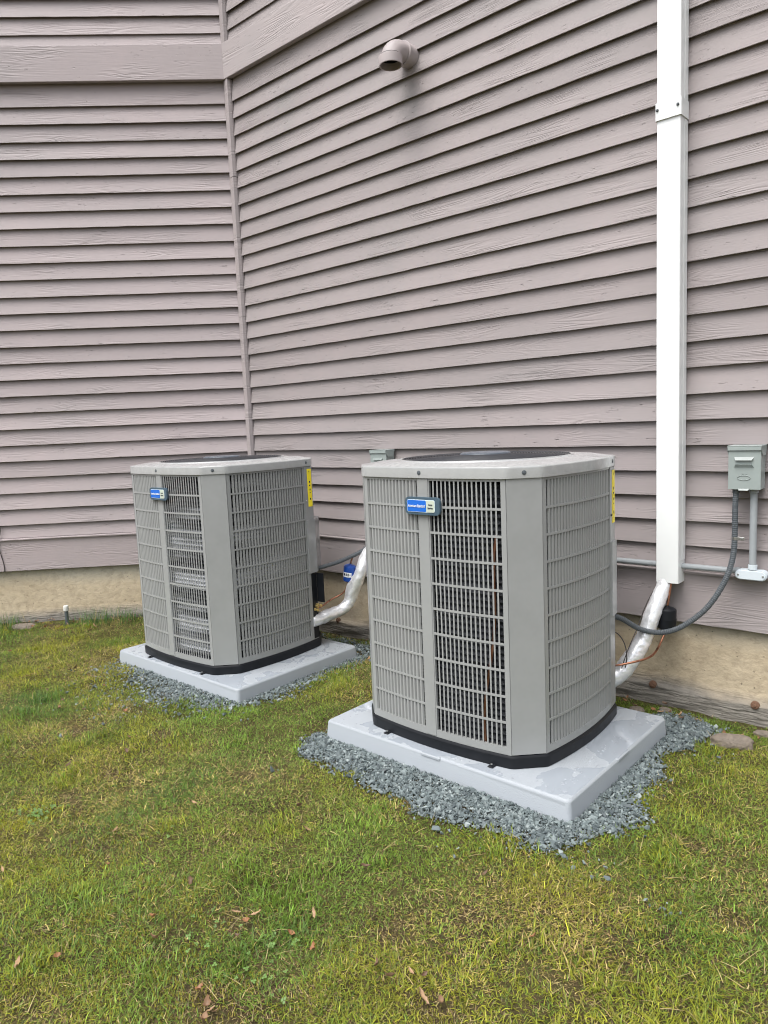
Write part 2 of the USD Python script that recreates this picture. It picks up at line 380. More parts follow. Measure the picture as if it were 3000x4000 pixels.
def concrete():
    return mat('foundation_concrete', {
        'g': ('geometry', {}), 'sep': ('separate_xyz', {}),
        'n': ('noise_texture', {'scale': 1.7, 'detail': 5.0, 'roughness': 0.6}),
        'n2': ('noise_texture', {'scale': 22.0, 'detail': 5.0, 'roughness': 0.65}),
        'm3': ('mapping', {'scale': (11.0, 11.0, 95.0)}),
        'n3': ('noise_texture', {'scale': 1.0, 'detail': 4.0, 'distortion': 0.5}),
        'v': ('voronoi_texture', {'scale': 26.0, 'feature': 'f1'}),
        'pit': ('map_range', {'from_min': 0.045, 'from_max': 0.08, 'to_min': 1.0, 'to_max': 0.0, 'clamp': True}),
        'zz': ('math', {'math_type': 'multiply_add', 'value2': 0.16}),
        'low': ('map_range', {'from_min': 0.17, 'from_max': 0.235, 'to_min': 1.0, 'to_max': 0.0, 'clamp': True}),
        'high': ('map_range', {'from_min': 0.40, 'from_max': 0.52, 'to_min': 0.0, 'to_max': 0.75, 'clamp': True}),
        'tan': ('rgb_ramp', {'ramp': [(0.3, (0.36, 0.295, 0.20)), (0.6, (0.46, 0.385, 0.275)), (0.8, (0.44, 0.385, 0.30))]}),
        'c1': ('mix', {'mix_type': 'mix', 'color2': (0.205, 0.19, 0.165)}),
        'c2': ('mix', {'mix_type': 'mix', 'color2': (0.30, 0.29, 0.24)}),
        'c3': ('mix', {'mix_type': 'multiply', 'fac': 1.0}),
        'sp': ('rgb_ramp', {'ramp': [(0.25, (0.72, 0.71, 0.70)), (0.5, (0.98, 0.98, 0.98)), (0.8, (1.08, 1.07, 1.05))]}),
        'c4': ('mix', {'mix_type': 'mix', 'color2': (0.09, 0.075, 0.06)}),
        'pits': ('math', {'math_type': 'multiply', 'value2': 0.8}),
        'hl': ('math', {'math_type': 'multiply'}),
        'h': ('math', {'math_type': 'subtract'}),
        'h2': ('math', {'math_type': 'multiply_add', 'value2': 0.5}),
        'b': ('bump', {'strength': 1.0, 'distance': 0.012}),
        'p': ('principled_bsdf', {'roughness': 0.85, 'specular_ior_level': 0.25}),
    }, [('g.position', 'sep.vector'), ('g.position', 'n.vector'), ('g.position', 'n2.vector'), ('g.position', 'm3.vector'), ('m3.vector', 'n3.vector'), ('g.position', 'v.vector'), ('v.distance', 'pit.value'),
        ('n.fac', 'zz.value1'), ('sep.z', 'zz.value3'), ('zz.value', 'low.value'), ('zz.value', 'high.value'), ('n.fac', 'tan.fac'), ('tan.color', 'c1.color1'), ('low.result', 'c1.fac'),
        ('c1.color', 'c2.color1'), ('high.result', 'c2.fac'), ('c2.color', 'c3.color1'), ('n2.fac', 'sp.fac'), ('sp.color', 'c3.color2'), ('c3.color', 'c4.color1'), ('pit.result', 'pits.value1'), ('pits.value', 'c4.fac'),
        ('c4.color', 'p.base_color'), ('low.result', 'hl.value1'), ('n3.fac', 'hl.value2'), ('hl.value', 'h.value1'), ('pit.result', 'h.value2'), ('n2.fac', 'h2.value1'), ('h.value', 'h2.value3'), ('h2.value', 'b.height'), ('b.normal', 'p.normal')])


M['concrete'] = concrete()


def soil():
    return mat('lawn_soil', {
        'g': ('geometry', {}),
        'n': ('noise_texture', {'scale': 5.0, 'detail': 6.0, 'roughness': 0.7}),
        'n2': ('noise_texture', {'scale': 90.0, 'detail': 4.0, 'roughness': 0.7}),
        'c': ('rgb_ramp', {'ramp': [(0.3, (0.050, 0.036, 0.020)), (0.5, (0.075, 0.062, 0.026)), (0.7, (0.09, 0.085, 0.028))]}),
        'c2': ('rgb_ramp', {'ramp': [(0.3, (0.5, 0.48, 0.45)), (0.7, (1.35, 1.3, 1.2))]}),
        'mm': ('mix', {'mix_type': 'multiply', 'fac': 1.0}),
        'b': ('bump', {'strength': 1.0, 'distance': 0.02}),
        'p': ('principled_bsdf', {'roughness': 0.9, 'specular_ior_level': 0.2}),
    }, [('g.position', 'n.vector'), ('g.position', 'n2.vector'), ('n.fac', 'c.fac'), ('n2.fac', 'c2.fac'), ('c.color', 'mm.color1'), ('c2.color', 'mm.color2'), ('mm.color', 'p.base_color'), ('n2.fac', 'b.height'), ('b.normal', 'p.normal')])


M['soil'] = soil()


def leafy(name, trans=0.3, rough=0.5):
    return mat(name, {
        'a': ('attribute', {'attribute': 'tint'}),
        'p': ('principled_bsdf', {'roughness': rough, 'specular_ior_level': 0.35}),
        't': ('translucent_bsdf', {}),
        'm': ('mix_closure', {'fac': trans}),
    }, [('a.color', 'p.base_color'), ('a.color', 't.color'), ('p.BSDF', 'm.closure1'), ('t.BSDF', 'm.closure2')], surface='m.closure')


M['grass'] = leafy('grass_blades', 0.28, 0.45)
M['moss'] = leafy('moss_fronds', 0.2, 0.7)


def varied(name, cols, rough=0.8, trans=0.0, bump=0.0):
    nodes = {'oi': ('object_info', {}), 'g': ('geometry', {}),
             'ramp': ('rgb_ramp', {'ramp': list(zip(np.linspace(0, 1, len(cols)), cols)), 'interpolate': True}),
             'n': ('noise_texture', {'scale': 70.0, 'detail': 3.0}),
             'r2': ('rgb_ramp', {'ramp': [(0.3, (0.72, 0.72, 0.72)), (0.7, (1.2, 1.2, 1.2))]}),
             'mm': ('mix', {'mix_type': 'multiply', 'fac': 1.0}),
             'p': ('principled_bsdf', {'roughness': rough, 'specular_ior_level': 0.35})}
    L = [('oi.random', 'ramp.fac'), ('g.position', 'n.vector'), ('n.fac', 'r2.fac'), ('ramp.color', 'mm.color1'), ('r2.color', 'mm.color2'), ('mm.color', 'p.base_color')]
    return mat(name, nodes, L)


for k_, c_ in enumerate([(0.062, 0.078, 0.082), (0.105, 0.130, 0.132), (0.165, 0.198, 0.196), (0.125, 0.152, 0.152), (0.25, 0.285, 0.28), (0.085, 0.105, 0.106)]):
    M[f'gravel{k_}'] = plain(f'crushed_gravel_{k_}', c_, 0.55, var=0.25, scale=60)
for k_, c_ in enumerate([(0.11, 0.062, 0.034), (0.20, 0.115, 0.06), (0.32, 0.20, 0.11), (0.25, 0.12, 0.05)]):
    M[f'leaf{k_}'] = plain(f'dry_leaf_{k_}', c_, 0.6, var=0.3, scale=60)

# ------------------------------------------------------------------ terrain
FLAT = [(1.3389, -1.2395, 1.2192, 0.9144), (3.2347, -1.2611, 1.2192, 0.9144)]     # front right corner, width to the left, depth back


def inside_pads(x, y, grow=0.0):
    out = np.zeros(np.shape(x), bool)
    for fx, fy, w, dd in FLAT:
        out |= (x > fx - w - grow) & (x < fx + grow) & (y > fy - grow) & (y < fy + dd + grow)
    return out


def ground_z(x, y):
    x, y = np.asarray(x, float), np.asarray(y, float)
    dr = np.maximum(-y, 0)
    dl = np.maximum((x - y) * S2, 0)
    z = 0.03 * (1 - np.exp(-(dr / 0.22) ** 2)) + 0.022 * np.exp(-(dl / 0.35) ** 2)
    p = np.stack([x, y, 0 * x], -1)
    bumps = (meshkit.fbm(p * 2.4 + 5, 3, 3) - 0.5) * 0.035 + (meshkit.noise(p * 11, 5) - 0.5) * 0.012
    far = np.clip((np.hypot(x - 2, y + 1.5) - 6) / 10, 0, 1)
    near_pad = np.exp(-(np.maximum.reduce([np.zeros_like(x)]) + 0) ** 2)
    w = np.ones_like(x)
    for fx, fy, ww, dd in FLAT:
        ddx = np.maximum(np.maximum(fx - ww - x, x - fx), 0); ddy = np.maximum(np.maximum(fy - y, y - fy - dd), 0)
        w *= np.clip(np.hypot(ddx, ddy) / 0.15, 0.0, 1)
    z = z * (0.25 + 0.75 * w) + 0.004 * (1 - w) + bumps * w
    return z * (1 - far)


def ground():
    def axis(a, b, fine, lo, hi):
        mid = np.arange(a, b + 1e-6, fine)
        return np.r_[np.array(lo), mid, np.array(hi)]
    xs = axis(-2.0, 4.8, 0.03, [-220, -90, -40, -18, -9, -5, -3], [5.5, 7, 10, 20, 45, 100, 220])
    ys = axis(-3.8, 0.1, 0.03, [-220, -90, -40, -18, -9, -6, -4.5], [0.4, 1.5, 5, 15, 40, 100, 220])
    X, Y = np.meshgrid(xs, ys, indexing='ij')
    Z = ground_z(X, Y)
    Z = np.where((Y > 0.05) | ((X - Y) < -0.05), -0.12, Z)
    nx, ny = X.shape
    V = np.stack([X, Y, Z], -1).reshape(-1, 3)
    i, j = np.meshgrid(np.arange(nx - 1), np.arange(ny - 1), indexing='ij')
    F = np.stack([i * ny + j, (i + 1) * ny + j, (i + 1) * ny + j + 1, i * ny + j + 1], -1).reshape(-1, 4)
    obj('ground', (V, F), M['soil'], smooth=True, kind='structure')


ground()

# ------------------------------------------------------------------ house: clapboard walls, corner trim, foundation
Z25, EXPO = 0.8067, 0.117
HOUSE = thing('house', 'mauve grey painted clapboard house with concrete foundation behind both units', 'house')
DIR_R, OUT_R = np.array([1.0, 0, 0]), np.array([0, -1.0, 0])
DIR_L, OUT_L = np.array([-S2, -S2, 0]), np.array([S2, -S2, 0])


def sweep_along(prof, ts, d, out, wob=0.0, seed=0, mitre=0.0, jag=0.0):
    """A closed profile of (out, z) points swept along direction d with small waviness; the start may be mitred."""
    prof = np.asarray(prof, float); k = len(prof); n = len(ts)
    tt = np.stack([ts, np.full(n, seed * 3.7), np.zeros(n)], -1)
    wo = (meshkit.fbm(tt * (1.3, 1, 1), 3, seed % 97) - 0.5) * 2 * wob
    wz = (meshkit.fbm(tt * (1.1, 1, 1) + 40, 3, seed % 89) - 0.5) * 2 * wob
    jz = (meshkit.noise(tt * (23.0, 1, 1) + 11, seed % 83) - 0.5) * 2 * jag
    V = np.zeros((n, k, 3))
    zmin = prof[:, 1].min()
    for a in range(k):
        t = np.array(ts, float)
        if mitre:
            t[0] = t[0] + mitre * prof[a, 0]
        low = 1.0 if prof[a, 1] < zmin + 0.004 else 0.0
        V[:, a] = t[:, None] * d + (prof[a, 0] + wo)[:, None] * out
        V[:, a, 2] += prof[a, 1] + wz + jz * low
    i, j = np.meshgrid(np.arange(n - 1), np.arange(k), indexing='ij')
    F = np.stack([i * k + j, (i + 1) * k + j, (i + 1) * k + (j + 1) % k, i * k + (j + 1) % k], -1).reshape(-1, 4)
    F = np.vstack([F[:, [0, 1, 2]], F[:, [0, 2, 3]]])
    cap = trimesh.creation.triangulate_polygon(Polygon(prof), engine='earcut')
    cf = np.asarray(cap[1])
    # earcut keeps the order of the ring's points
    F = np.vstack([F, cf[:, ::-1], cf + (n - 1) * k])
    V = V.reshape(-1, 3)
    m = trimesh.Trimesh(V, F, process=False)
    if m.volume < 0:
        F = F[:, ::-1]
    return V, F


def wall(d, out, t0, t1, end, matl, zledge, zskirt, seed, breaks={}):
    s_t0, s_t1 = -0.02, end
    # solid sheathing behind the boards
    a = [d * s_t0 + out * -0.033, d * s_t1 + out * -0.033, d * s_t1 + out * -0.18, d * s_t0 + out * -0.18]
    poly = Polygon([p[:2] for p in a])
    w = obj('clapboard_wall', prism(poly, zskirt + 0.02, 5.9), M['sheathing'], HOUSE)
    fine = np.r_[np.arange(t0, t1, 0.075), np.linspace(t1, end, 7)]
    bottoms = [(Z25 + (25 - n) * EXPO, None) for n in range(0, 26)]
    bottoms += [(zledge + 0.004, None)]
    bottoms += [(4.199 + k * EXPO, None) for k in range(0, 14)]
    bottoms += [(4.123, 0.095)]
    for q, (zb, hgt) in enumerate(bottoms):
        top = hgt or EXPO + 0.012
        if abs(zb - (zledge + 0.004)) < 1e-6:
            top = Z25 - zb + 0.012
        if zb > 3.7 and zb < 3.75:
            top = 0.19
        jit = (random.random() - 0.5) * 0.004
        tip = 0.0 + (random.random() - 0.5) * 0.003
        slope = 0.0215 / EXPO
        back = -0.0145
        if zb < 4.1 and top > 0.1:
            top += 0.016 if top < 0.15 else 0.0
        prof = [(tip - 0.0012, zb + jit), (tip, zb + jit + 0.0015), (max(-slope * top, -0.0255), zb + top), (-0.0315, zb + top), (tip - 0.0042, zb + jit)]
        cuts = [t0] + breaks.get(q, []) + [end]
        for c0, c1 in zip(cuts[:-1], cuts[1:]):
            ts = np.r_[c0, fine[(fine > c0 + 0.02) & (fine < c1 - 0.02)], c1 - (0.002 if c1 != end else 0)]
            obj('siding_board', sweep_along(prof, ts, d, out, 0.0011, seed * 101 + q, jag=0.0012), matl, w)
    # wide band board, bottom skirt board and its drip ledge
    mit = math.tan(PI / 8)
    obj('band_board', sweep_along([(-0.012, 3.884), (0.024, 3.882), (0.026, 3.885), (0.026, 4.114), (0.023, 4.118), (-0.012, 4.122)], np.r_[0.0, fine], d, out, 0.0012, seed + 500, mitre=mit), matl, w)
    obj('skirt_board', sweep_along([(-0.031, zskirt), (0.001, zskirt), (0.004, zskirt + 0.003), (0.004, zledge - 0.012), (-0.031, zledge - 0.012)], np.r_[t0 - 0.01, fine[1:]], d, out, 0.0012, seed + 600, jag=0.002), matl, w)
    obj('drip_ledge', sweep_along([(-0.031, zledge - 0.0115), (0.015, zledge - 0.0115), (0.016, zledge - 0.004), (-0.002, zledge + 0.0025), (-0.031, zledge + 0.003)], np.r_[t0, fine[1:]], d, out, 0.0008, seed + 700), matl, w)
    return w


wall(DIR_R, OUT_R, 0.051, 3.9, 6.5, M['wood_right'], 0.690, 0.4385, 1, {21: [3.548], 3: [5.1], 12: [4.6]})
wall(DIR_L, OUT_L, 0.014, 2.2, 5.0, M['wood_left'], 0.7045, 0.4605, 2, {17: [3.1], 26: [], 8: [2.6]})
# corner trim in two lengths below the band and one above
TRIM = Polygon([(-0.0125, -0.0115), (0.036, -0.0235), (0.0395, -0.0215), (0.0475, -0.001), (0.047, 0.018), (-0.012, 0.018)])
for z0, z1 in ((0.436, 3.222), (3.226, 3.879), (4.119, 5.85)):
    obj('corner_trim', prism(TRIM, z0, z1), M['wood_trim'], HOUSE)


def foundation(d, out, end, zt, lip, seed):
    ts = np.r_[np.arange(-0.03, 3.9, 0.03), np.linspace(4.0, end, 10)]
    zs = np.r_[-0.30, np.arange(-0.04, 0.16, 0.008), np.arange(0.17, zt + 0.02, 0.03), zt + 0.03]
    T, Zz = np.meshgrid(ts, zs, indexing='ij')
    P = np.stack([T * 6, Zz * 40, np.full_like(T, seed)], -1)
    Q = np.stack([T * 2.0, Zz * 1.0, np.full_like(T, seed + 3.0)], -1)
    wav = meshkit.noise(Q, 11)
    lipz = 0.101 + (wav - 0.5) * 0.012 + (meshkit.noise(Q * 9, 5) - 0.5) * 0.006
    k = np.clip((lipz - Zz) / 0.006, 0, 1) * lip(T)
    off = -0.022 + k * (0.026 + (meshkit.fbm(P, 3, 2) - 0.5) * 0.022) + (meshkit.fbm(P * 0.3, 3, 8) - 0.5) * 0.004 * (1 - k)
    rid = np.exp(-((Zz - lipz) / 0.006) ** 2) * lip(T)
    off = off + rid * 0.006
    V = T[..., None] * d + off[..., None] * out
    V[..., 2] += Zz
    n, m = T.shape
    i, j = np.meshgrid(np.arange(n - 1), np.arange(m - 1), indexing='ij')
    F = np.stack([i * m + j, (i + 1) * m + j, (i + 1) * m + j + 1, i * m + j + 1], -1).reshape(-1, 4)
    if d[0] < 0:
        F = F[:, ::-1]
    return cat_([(V.reshape(-1, 3), F)])


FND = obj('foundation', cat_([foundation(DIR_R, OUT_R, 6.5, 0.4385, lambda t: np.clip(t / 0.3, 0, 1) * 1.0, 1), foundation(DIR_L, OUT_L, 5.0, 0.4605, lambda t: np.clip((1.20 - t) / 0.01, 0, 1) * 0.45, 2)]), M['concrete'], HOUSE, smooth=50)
for x in (0.85, 3.036, 3.501):
    prof = [(0.0, 0.009), (0.005, 0.008), (0.007, 0.003), (0.014, 0.0025), (0.018, 0.0), (0.019, -0.012)]
    Mx = trimesh.transformations.rotation_matrix(PI / 2, [1, 0, 0]); Mx[:3, 3] = [x, -0.006, 0.101]
    obj('form_tie', revolve(prof, 14, Mx), M['rust'], FND)

# ------------------------------------------------------------------ vent elbow
e = thing('vent_pipe', 'painted plastic vent elbow turned down, high on the clapboard wall', 'vent pipe', (1.648, 0, 3.478))
R, RB = 0.056, 0.078
arc = [(0, 0.03, 0), (0, -0.03, 0)] + [(0, -0.160 + RB + -RB * math.sin(a), -RB + RB * math.cos(a)) for a in np.linspace(0.0, PI / 2, 12)] + [(0, -0.160, -RB - 0.012)]
obj('elbow', tube(arc, R, 28, caps=False), M['elbow'], e, smooth=40)
obj('wall_hub', tube([(0, 0.02, 0), (0, -0.052, 0)], [0.0615, 0.0615], 28), M['elbow'], e, smooth=40)
obj('hub_rim', tube([(0, -0.050, 0), (0, -0.052, 0), (0, -0.060, 0), (0, -0.062, 0)], [0.0625, 0.0645, 0.0645, 0.0625], 28), M['elbow'], e, smooth=40)
obj('cuff', revolve([(0.0575, -0.050), (0.063, -0.050), (0.0645, -0.053), (0.0645, -0.094), (0.0635, -0.097), (0.0585, -0.097), (0.0575, -0.094), (0.0565, -0.045)], 32, trimesh.transformations.translation_matrix([0, -0.160, 0])), M['elbow'], e, smooth=40)
obj('pipe_inside', revolve([(0.0, -0.03), (0.0555, -0.032), (0.0555, -0.05)], 24, trimesh.transformations.translation_matrix([0, -0.160, -0.01])), M['dark'], e)

# ------------------------------------------------------------------ line cover
c = thing('line_cover', 'tall white metal line cover running up the clapboard wall', 'line cover', (3.128, 0, 0.640))


def channel(x0, x1, depth, z0, z1, y1=-0.0005, c_=0.006):
    return prism(Polygon([(x0, y1), (x0, -depth + c_), (x0 + c_ * 0.3, -depth + c_ * 0.3), (x0 + c_, -depth), (x1 - c_, -depth), (x1 - c_ * 0.3, -depth + c_ * 0.3), (x1, -depth + c_), (x1, y1)]), z0, z1)


obj('cover', channel(-0.046, 0.058, 0.085, 0.0, 2.065), M['cover'], c)
obj('cover', channel(-0.046, 0.058, 0.085, 2.065, 5.0), M['cover'], c)
obj('joint_collar', channel(-0.0510, 0.0630, 0.0910, 2.055, 2.128, c_=0.007), M['cover'], c)
obj('back_channel', cat_([cbox(0.0583, 0.0602, -0.040, -0.0008, 0.105, 2.05, 0.0004), cbox(0.0583, 0.0602, -0.040, -0.0008, 2.13, 5.0, 0.0004)]), M['cover'], c)
for x in (0.048, -0.040):
    Mx = trimesh.transformations.rotation_matrix(PI / 2, [1, 0, 0]); Mx[:3, 3] = [x, -0.0910, 2.098]
    obj('screw', revolve([(0.0, 0.006), (0.004, 0.006), (0.0062, 0.003), (0.0062, -0.003)], 10, Mx), M['flex'], c)

# ------------------------------------------------------------------ disconnect boxes


def switch_box(label, x0, ztop, detail=True):
    W, H, D = 0.131, 0.186, 0.082
    b = thing('switch_box', label, 'switch box', (x0, 0, ztop - 0.19), group=None)
    obj('body', cbox(0.003, W - 0.003, -D + 0.006, -0.002, 0.0, H, 0.002), M['box_grey'], b)
    # front cover with two raised hand louvres
    obj('front_cover', cbox(0.0, W, -D, -D + 0.005, 0.0, H - 0.018, 0.0015), M['box_grey'], b)
    z1 = H - 0.045
    up = np.array([(0.024, -D, z1), (0.104, -D, z1), (0.096, -D - 0.009, z1 - 0.014), (0.031, -D - 0.009, z1 - 0.014), (0.096, -D, z1 - 0.0155), (0.031, -D, z1 - 0.0155)])
    obj('pull_ridge', trimesh.convex.convex_hull(up), M['box_grey'], b)
    z2 = z1 - 0.030
    dn = np.array([(0.031, -D, z2), (0.096, -D, z2), (0.031, -D - 0.009, z2 - 0.001), (0.096, -D - 0.009, z2 - 0.001), (0.104, -D, z2 - 0.016), (0.024, -D, z2 - 0.016)])
    obj('pull_ridge', trimesh.convex.convex_hull(dn), M['box_grey'], b)
    th = np.linspace(0, 2 * PI, 40)[:-1]
    ov = np.stack([0.064 + 0.026 * np.cos(th), np.full_like(th, -D - 0.0004), 0.051 + 0.010 * np.sin(th)], 1)
    ov = np.vstack([ov, ov[:2]])
    obj('embossed_oval', tube(ov, 0.0013, 6, caps=False), M['box_grey'], b, smooth=True)
    for x in (0.056, 0.070):
        obj('embossed_mark', cbox(x, x + 0.008, -D - 0.0012, -D + 0.0005, 0.068, 0.070, 0.0004), M['box_grey'], b)
    # rain hood with a lip on both sides
    hood = [cbox(-0.003, W + 0.003, -D - 0.005, -0.001, H - 0.002, H + 0.004, 0.0015), cbox(-0.003, W + 0.003, -D - 0.005, -D - 0.003, H - 0.017, H - 0.002, 0.0005)]
    for x in (-0.003, W + 0.001):
        hood.append(trimesh.convex.convex_hull(np.array([(x, -D - 0.005, H), (x + 0.002, -D - 0.005, H), (x, -0.004, H), (x + 0.002, -0.004, H), (x, -D - 0.005, H - 0.017), (x + 0.002, -D - 0.005, H - 0.017), (x, -D + 0.015, H - 0.040), (x + 0.002, -D + 0.015, H - 0.040), (x, -0.02, H - 0.040), (x + 0.002, -0.02, H - 0.040)])))
    obj('rain_hood', cat_(hood), M['box_grey'], b)
    obj('latch_tab', trimesh.convex.convex_hull(np.array([(0.042, -D - 0.001, 0.004), (0.086, -D - 0.001, 0.004), (0.046, -D - 0.007, -0.003), (0.082, -D - 0.007, -0.003), (0.042, -D + 0.004, -0.002), (0.086, -D + 0.004, -0.002)])), M['box_grey'], b)
    return b


bx = switch_box('grey green electrical disconnect box right of the white line cover', 3.396, 1.2755)
obj('conduit_hub', revolve([(0.013, 0.002), (0.0145, 0.0), (0.0145, -0.016), (0.012, -0.018)], 16, trimesh.transformations.translation_matrix([0.026, -0.055, 0])), M['flex'], bx, smooth=40)
obj('conduit_hub', revolve([(0.017, 0.002), (0.0195, 0.0), (0.0195, -0.016), (0.017, -0.018)], 16, trimesh.transformations.translation_matrix([0.0945, -0.040, 0])), M['pvc'], bx, smooth=40)
switch_box('grey green electrical disconnect box peeking out above the nearer unit', 1.293, 1.2755)

# rigid conduit on the wall
cn = thing('rigid_conduit', 'grey plastic conduit running along the skirt ledge with junction fitting', 'conduit', (3.483, 0, 0.71))
LBX, LBZ = 3.483, 0.7075


def loc(p):
    return np.asarray(p, float) - np.array([3.483, 0, 0.71])


obj('riser_pipe', tube([loc((3.4905, -0.040, z)) for z in (0.735, 0.9, 1.071)], 0.0148, 16), M['pvc'], cn, smooth=40)
obj('wall_pipe', tube([loc((x, -0.034, 0.7165 + 0.002 * math.sin(x * 2))) for x in np.linspace(1.35, 3.432, 24)], 0.0132, 16), M['pvc'], cn, smooth=40)
obj('wall_pipe', tube([loc((x, -0.034, 0.703)) for x in np.linspace(3.56, 6.0, 8)], 0.0132, 16), M['pvc_light'], cn, smooth=40)
body = rrect(0.128, 0.044, 0.0215)
mb = prism(body, 0, 0.040); mb.apply_transform(trimesh.transformations.rotation_matrix(PI / 2, [1, 0, 0])); mb.apply_translation(loc((LBX + 0.004, -0.016, LBZ)))
obj('fitting', mb, M['pvc_light'], cn)
mb = prism(rrect(0.118, 0.036, 0.0175), 0, 0.004); mb.apply_transform(trimesh.transformations.rotation_matrix(PI / 2, [1, 0, 0])); mb.apply_translation(loc((LBX + 0.004, -0.0565, LBZ)))
obj('fitting_plate', mb, M['pvc_light'], cn)
for s in (-1, 1):
    Mx = trimesh.transformations.rotation_matrix(PI / 2, [1, 0, 0]); Mx[:3, 3] = loc((LBX + 0.004 + s * 0.050, -0.0606, LBZ))
    obj('screw', revolve([(0.0, 0.0025), (0.003, 0.0025), (0.0042, 0.001), (0.0042, -0.001)], 10, Mx), M['steel'], cn)
obj('collar', revolve([(0.0155, 0.732), (0.0185, 0.732), (0.019, 0.752), (0.0155, 0.753)], 18, trimesh.transformations.translation_matrix(loc((3.4905, -0.040, 0)))), M['pvc_light'], cn, smooth=40)
Mx = trimesh.transformations.rotation_matrix(PI / 2, [0, 1, 0]); Mx[:3, 3] = loc((3.422, -0.034, 0.7165))
obj('collar', revolve([(0.0135, -0.002), (0.0175, -0.002), (0.0175, 0.016), (0.0135, 0.016)], 18, Mx), M['pvc'], cn, smooth=40)


def flex(name, label, pts, r, pitch, n, loc0):
    t = thing(name, label, 'conduit', loc0)
    P = spline(pts, n) - np.array(loc0)
    s = np.r_[0, np.cumsum(np.linalg.norm(np.diff(P, axis=0), axis=1))]
    rad = r * (1 + 0.045 * np.sign(np.sin(2 * PI * s / pitch)))
    obj('corrugated_hose', tube(P, rad, 14), M['flex'], t, smooth=False)
    return t


F2 = [(3.4220, -0.055, 1.070), (3.4210, -0.060, 0.998), (3.4210, -0.060, 0.880), (3.4180, -0.068, 0.792), (3.4040, -0.085, 0.715), (3.372, -0.105, 0.632), (3.322, -0.125, 0.549), (3.259, -0.145, 0.485), (3.195, -0.165, 0.442), (3.119, -0.195, 0.427), (3.058, -0.235, 0.447), (3.020, -0.285, 0.488), (2.985, -0.33, 0.514)]
fx = flex('flexible_conduit', 'dark grey corrugated conduit sagging from disconnect box to nearer unit', F2, 0.0122, 0.0090, 300, (3.421, -0.06, 1.07))
strap_c = np.array([3.4212, -0.060, 0.868]) - np.array([3.421, -0.06, 1.07])
obj('strap', cat_([tube([strap_c + (0, 0, -0.007), strap_c + (0, 0, 0.007)], 0.0135, 16), cbox(strap_c[0] + 0.010, strap_c[0] + 0.040, strap_c[1] - 0.004, strap_c[1] - 0.001, strap_c[2] - 0.0075, strap_c[2] + 0.0075, 0.001)]), M['steel'], fx)
Mx = trimesh.transformations.rotation_matrix(PI / 2, [1, 0, 0]); Mx[:3, 3] = strap_c + (0.030, -0.0045, 0)
obj('strap_screw', revolve([(0.0, 0.004), (0.0035, 0.0035), (0.005, 0.001), (0.005, -0.001)], 10, Mx), M['steel'], fx)
F1 = [(1.085, -0.44, 0.556), (1.13, -0.345, 0.574), (1.165, -0.27, 0.590), (1.206, -0.20, 0.616), (1.262, -0.13, 0.66), (1.302, -0.085, 0.76), (1.318, -0.06, 0.90), (1.318, -0.058, 1.085)]
flex('flexible_conduit', 'dark grey corrugated conduit rising from far unit towards the wall', F1, 0.0128, 0.0085, 220, (1.318, -0.058, 1.085))

# ------------------------------------------------------------------ condensing units
HF, HY, CH = 0.3525, 0.405, 0.095
HS = HY - CH
BULGE = {'front': 0.030, 'right': 0.030, 'back': 0.030, 'left': 0.030}
FACES = {'front': ((-HF, -HY), (HF, -HY)), 'right': ((HF + CH, -HS), (HF + CH, HS)), 'back': ((HF, HY), (-HF, HY)), 'left': ((-HF - CH, HS), (-HF - CH, -HS))}


def face_pt(face, t, o=0.0):
    """t in metres along the face's chord, o metres outwards."""
    p0, p1 = map(np.array, FACES[face]); L = np.linalg.norm(p1 - p0)
    u = (p1 - p0) / L; n = np.array([u[1], -u[0]])
    t = np.asarray(t, float); s = t / L; b = BULGE[face]
    slope = b * 4 * (1 - 2 * s) / L
    nn = (n - slope[..., None] * u) if np.ndim(t) else n - slope * u
    nn = nn / np.linalg.norm(nn, axis=-1, keepdims=True)
    return p0 + t[..., None] * u + (b * 4 * s * (1 - s))[..., None] * n + np.asarray(o)[..., None] * nn


def outline(n=24):
    pts = []
    for f in ('front', 'right', 'back', 'left'):
        p0, p1 = map(np.array, FACES[f]); L = np.linalg.norm(p1 - p0)
        pts += [tuple(p) for p in face_pt(f, np.linspace(0, L, n))]
    return Polygon(pts)


OUT = outline()


def ring_radius(poly, ang):
    c = np.array(poly.exterior.coords)
    r = np.zeros(len(ang))
    A, B = c[:-1], c[1:]
    for k, a in enumerate(ang):
        d = np.array([math.cos(a), math.sin(a)])
        E_ = B - A
        den = d[0] * E_[:, 1] - d[1] * E_[:, 0]
        with np.errstate(divide='ignore', invalid='ignore'):
            t = (A[:, 0] * E_[:, 1] - A[:, 1] * E_[:, 0]) / den
            s = (A[:, 0] * d[1] - A[:, 1] * d[0]) / den
        ok = (s >= -1e-9) & (s <= 1 + 1e-9) & (t > 0)
        r[k] = t[ok].max()
    return r


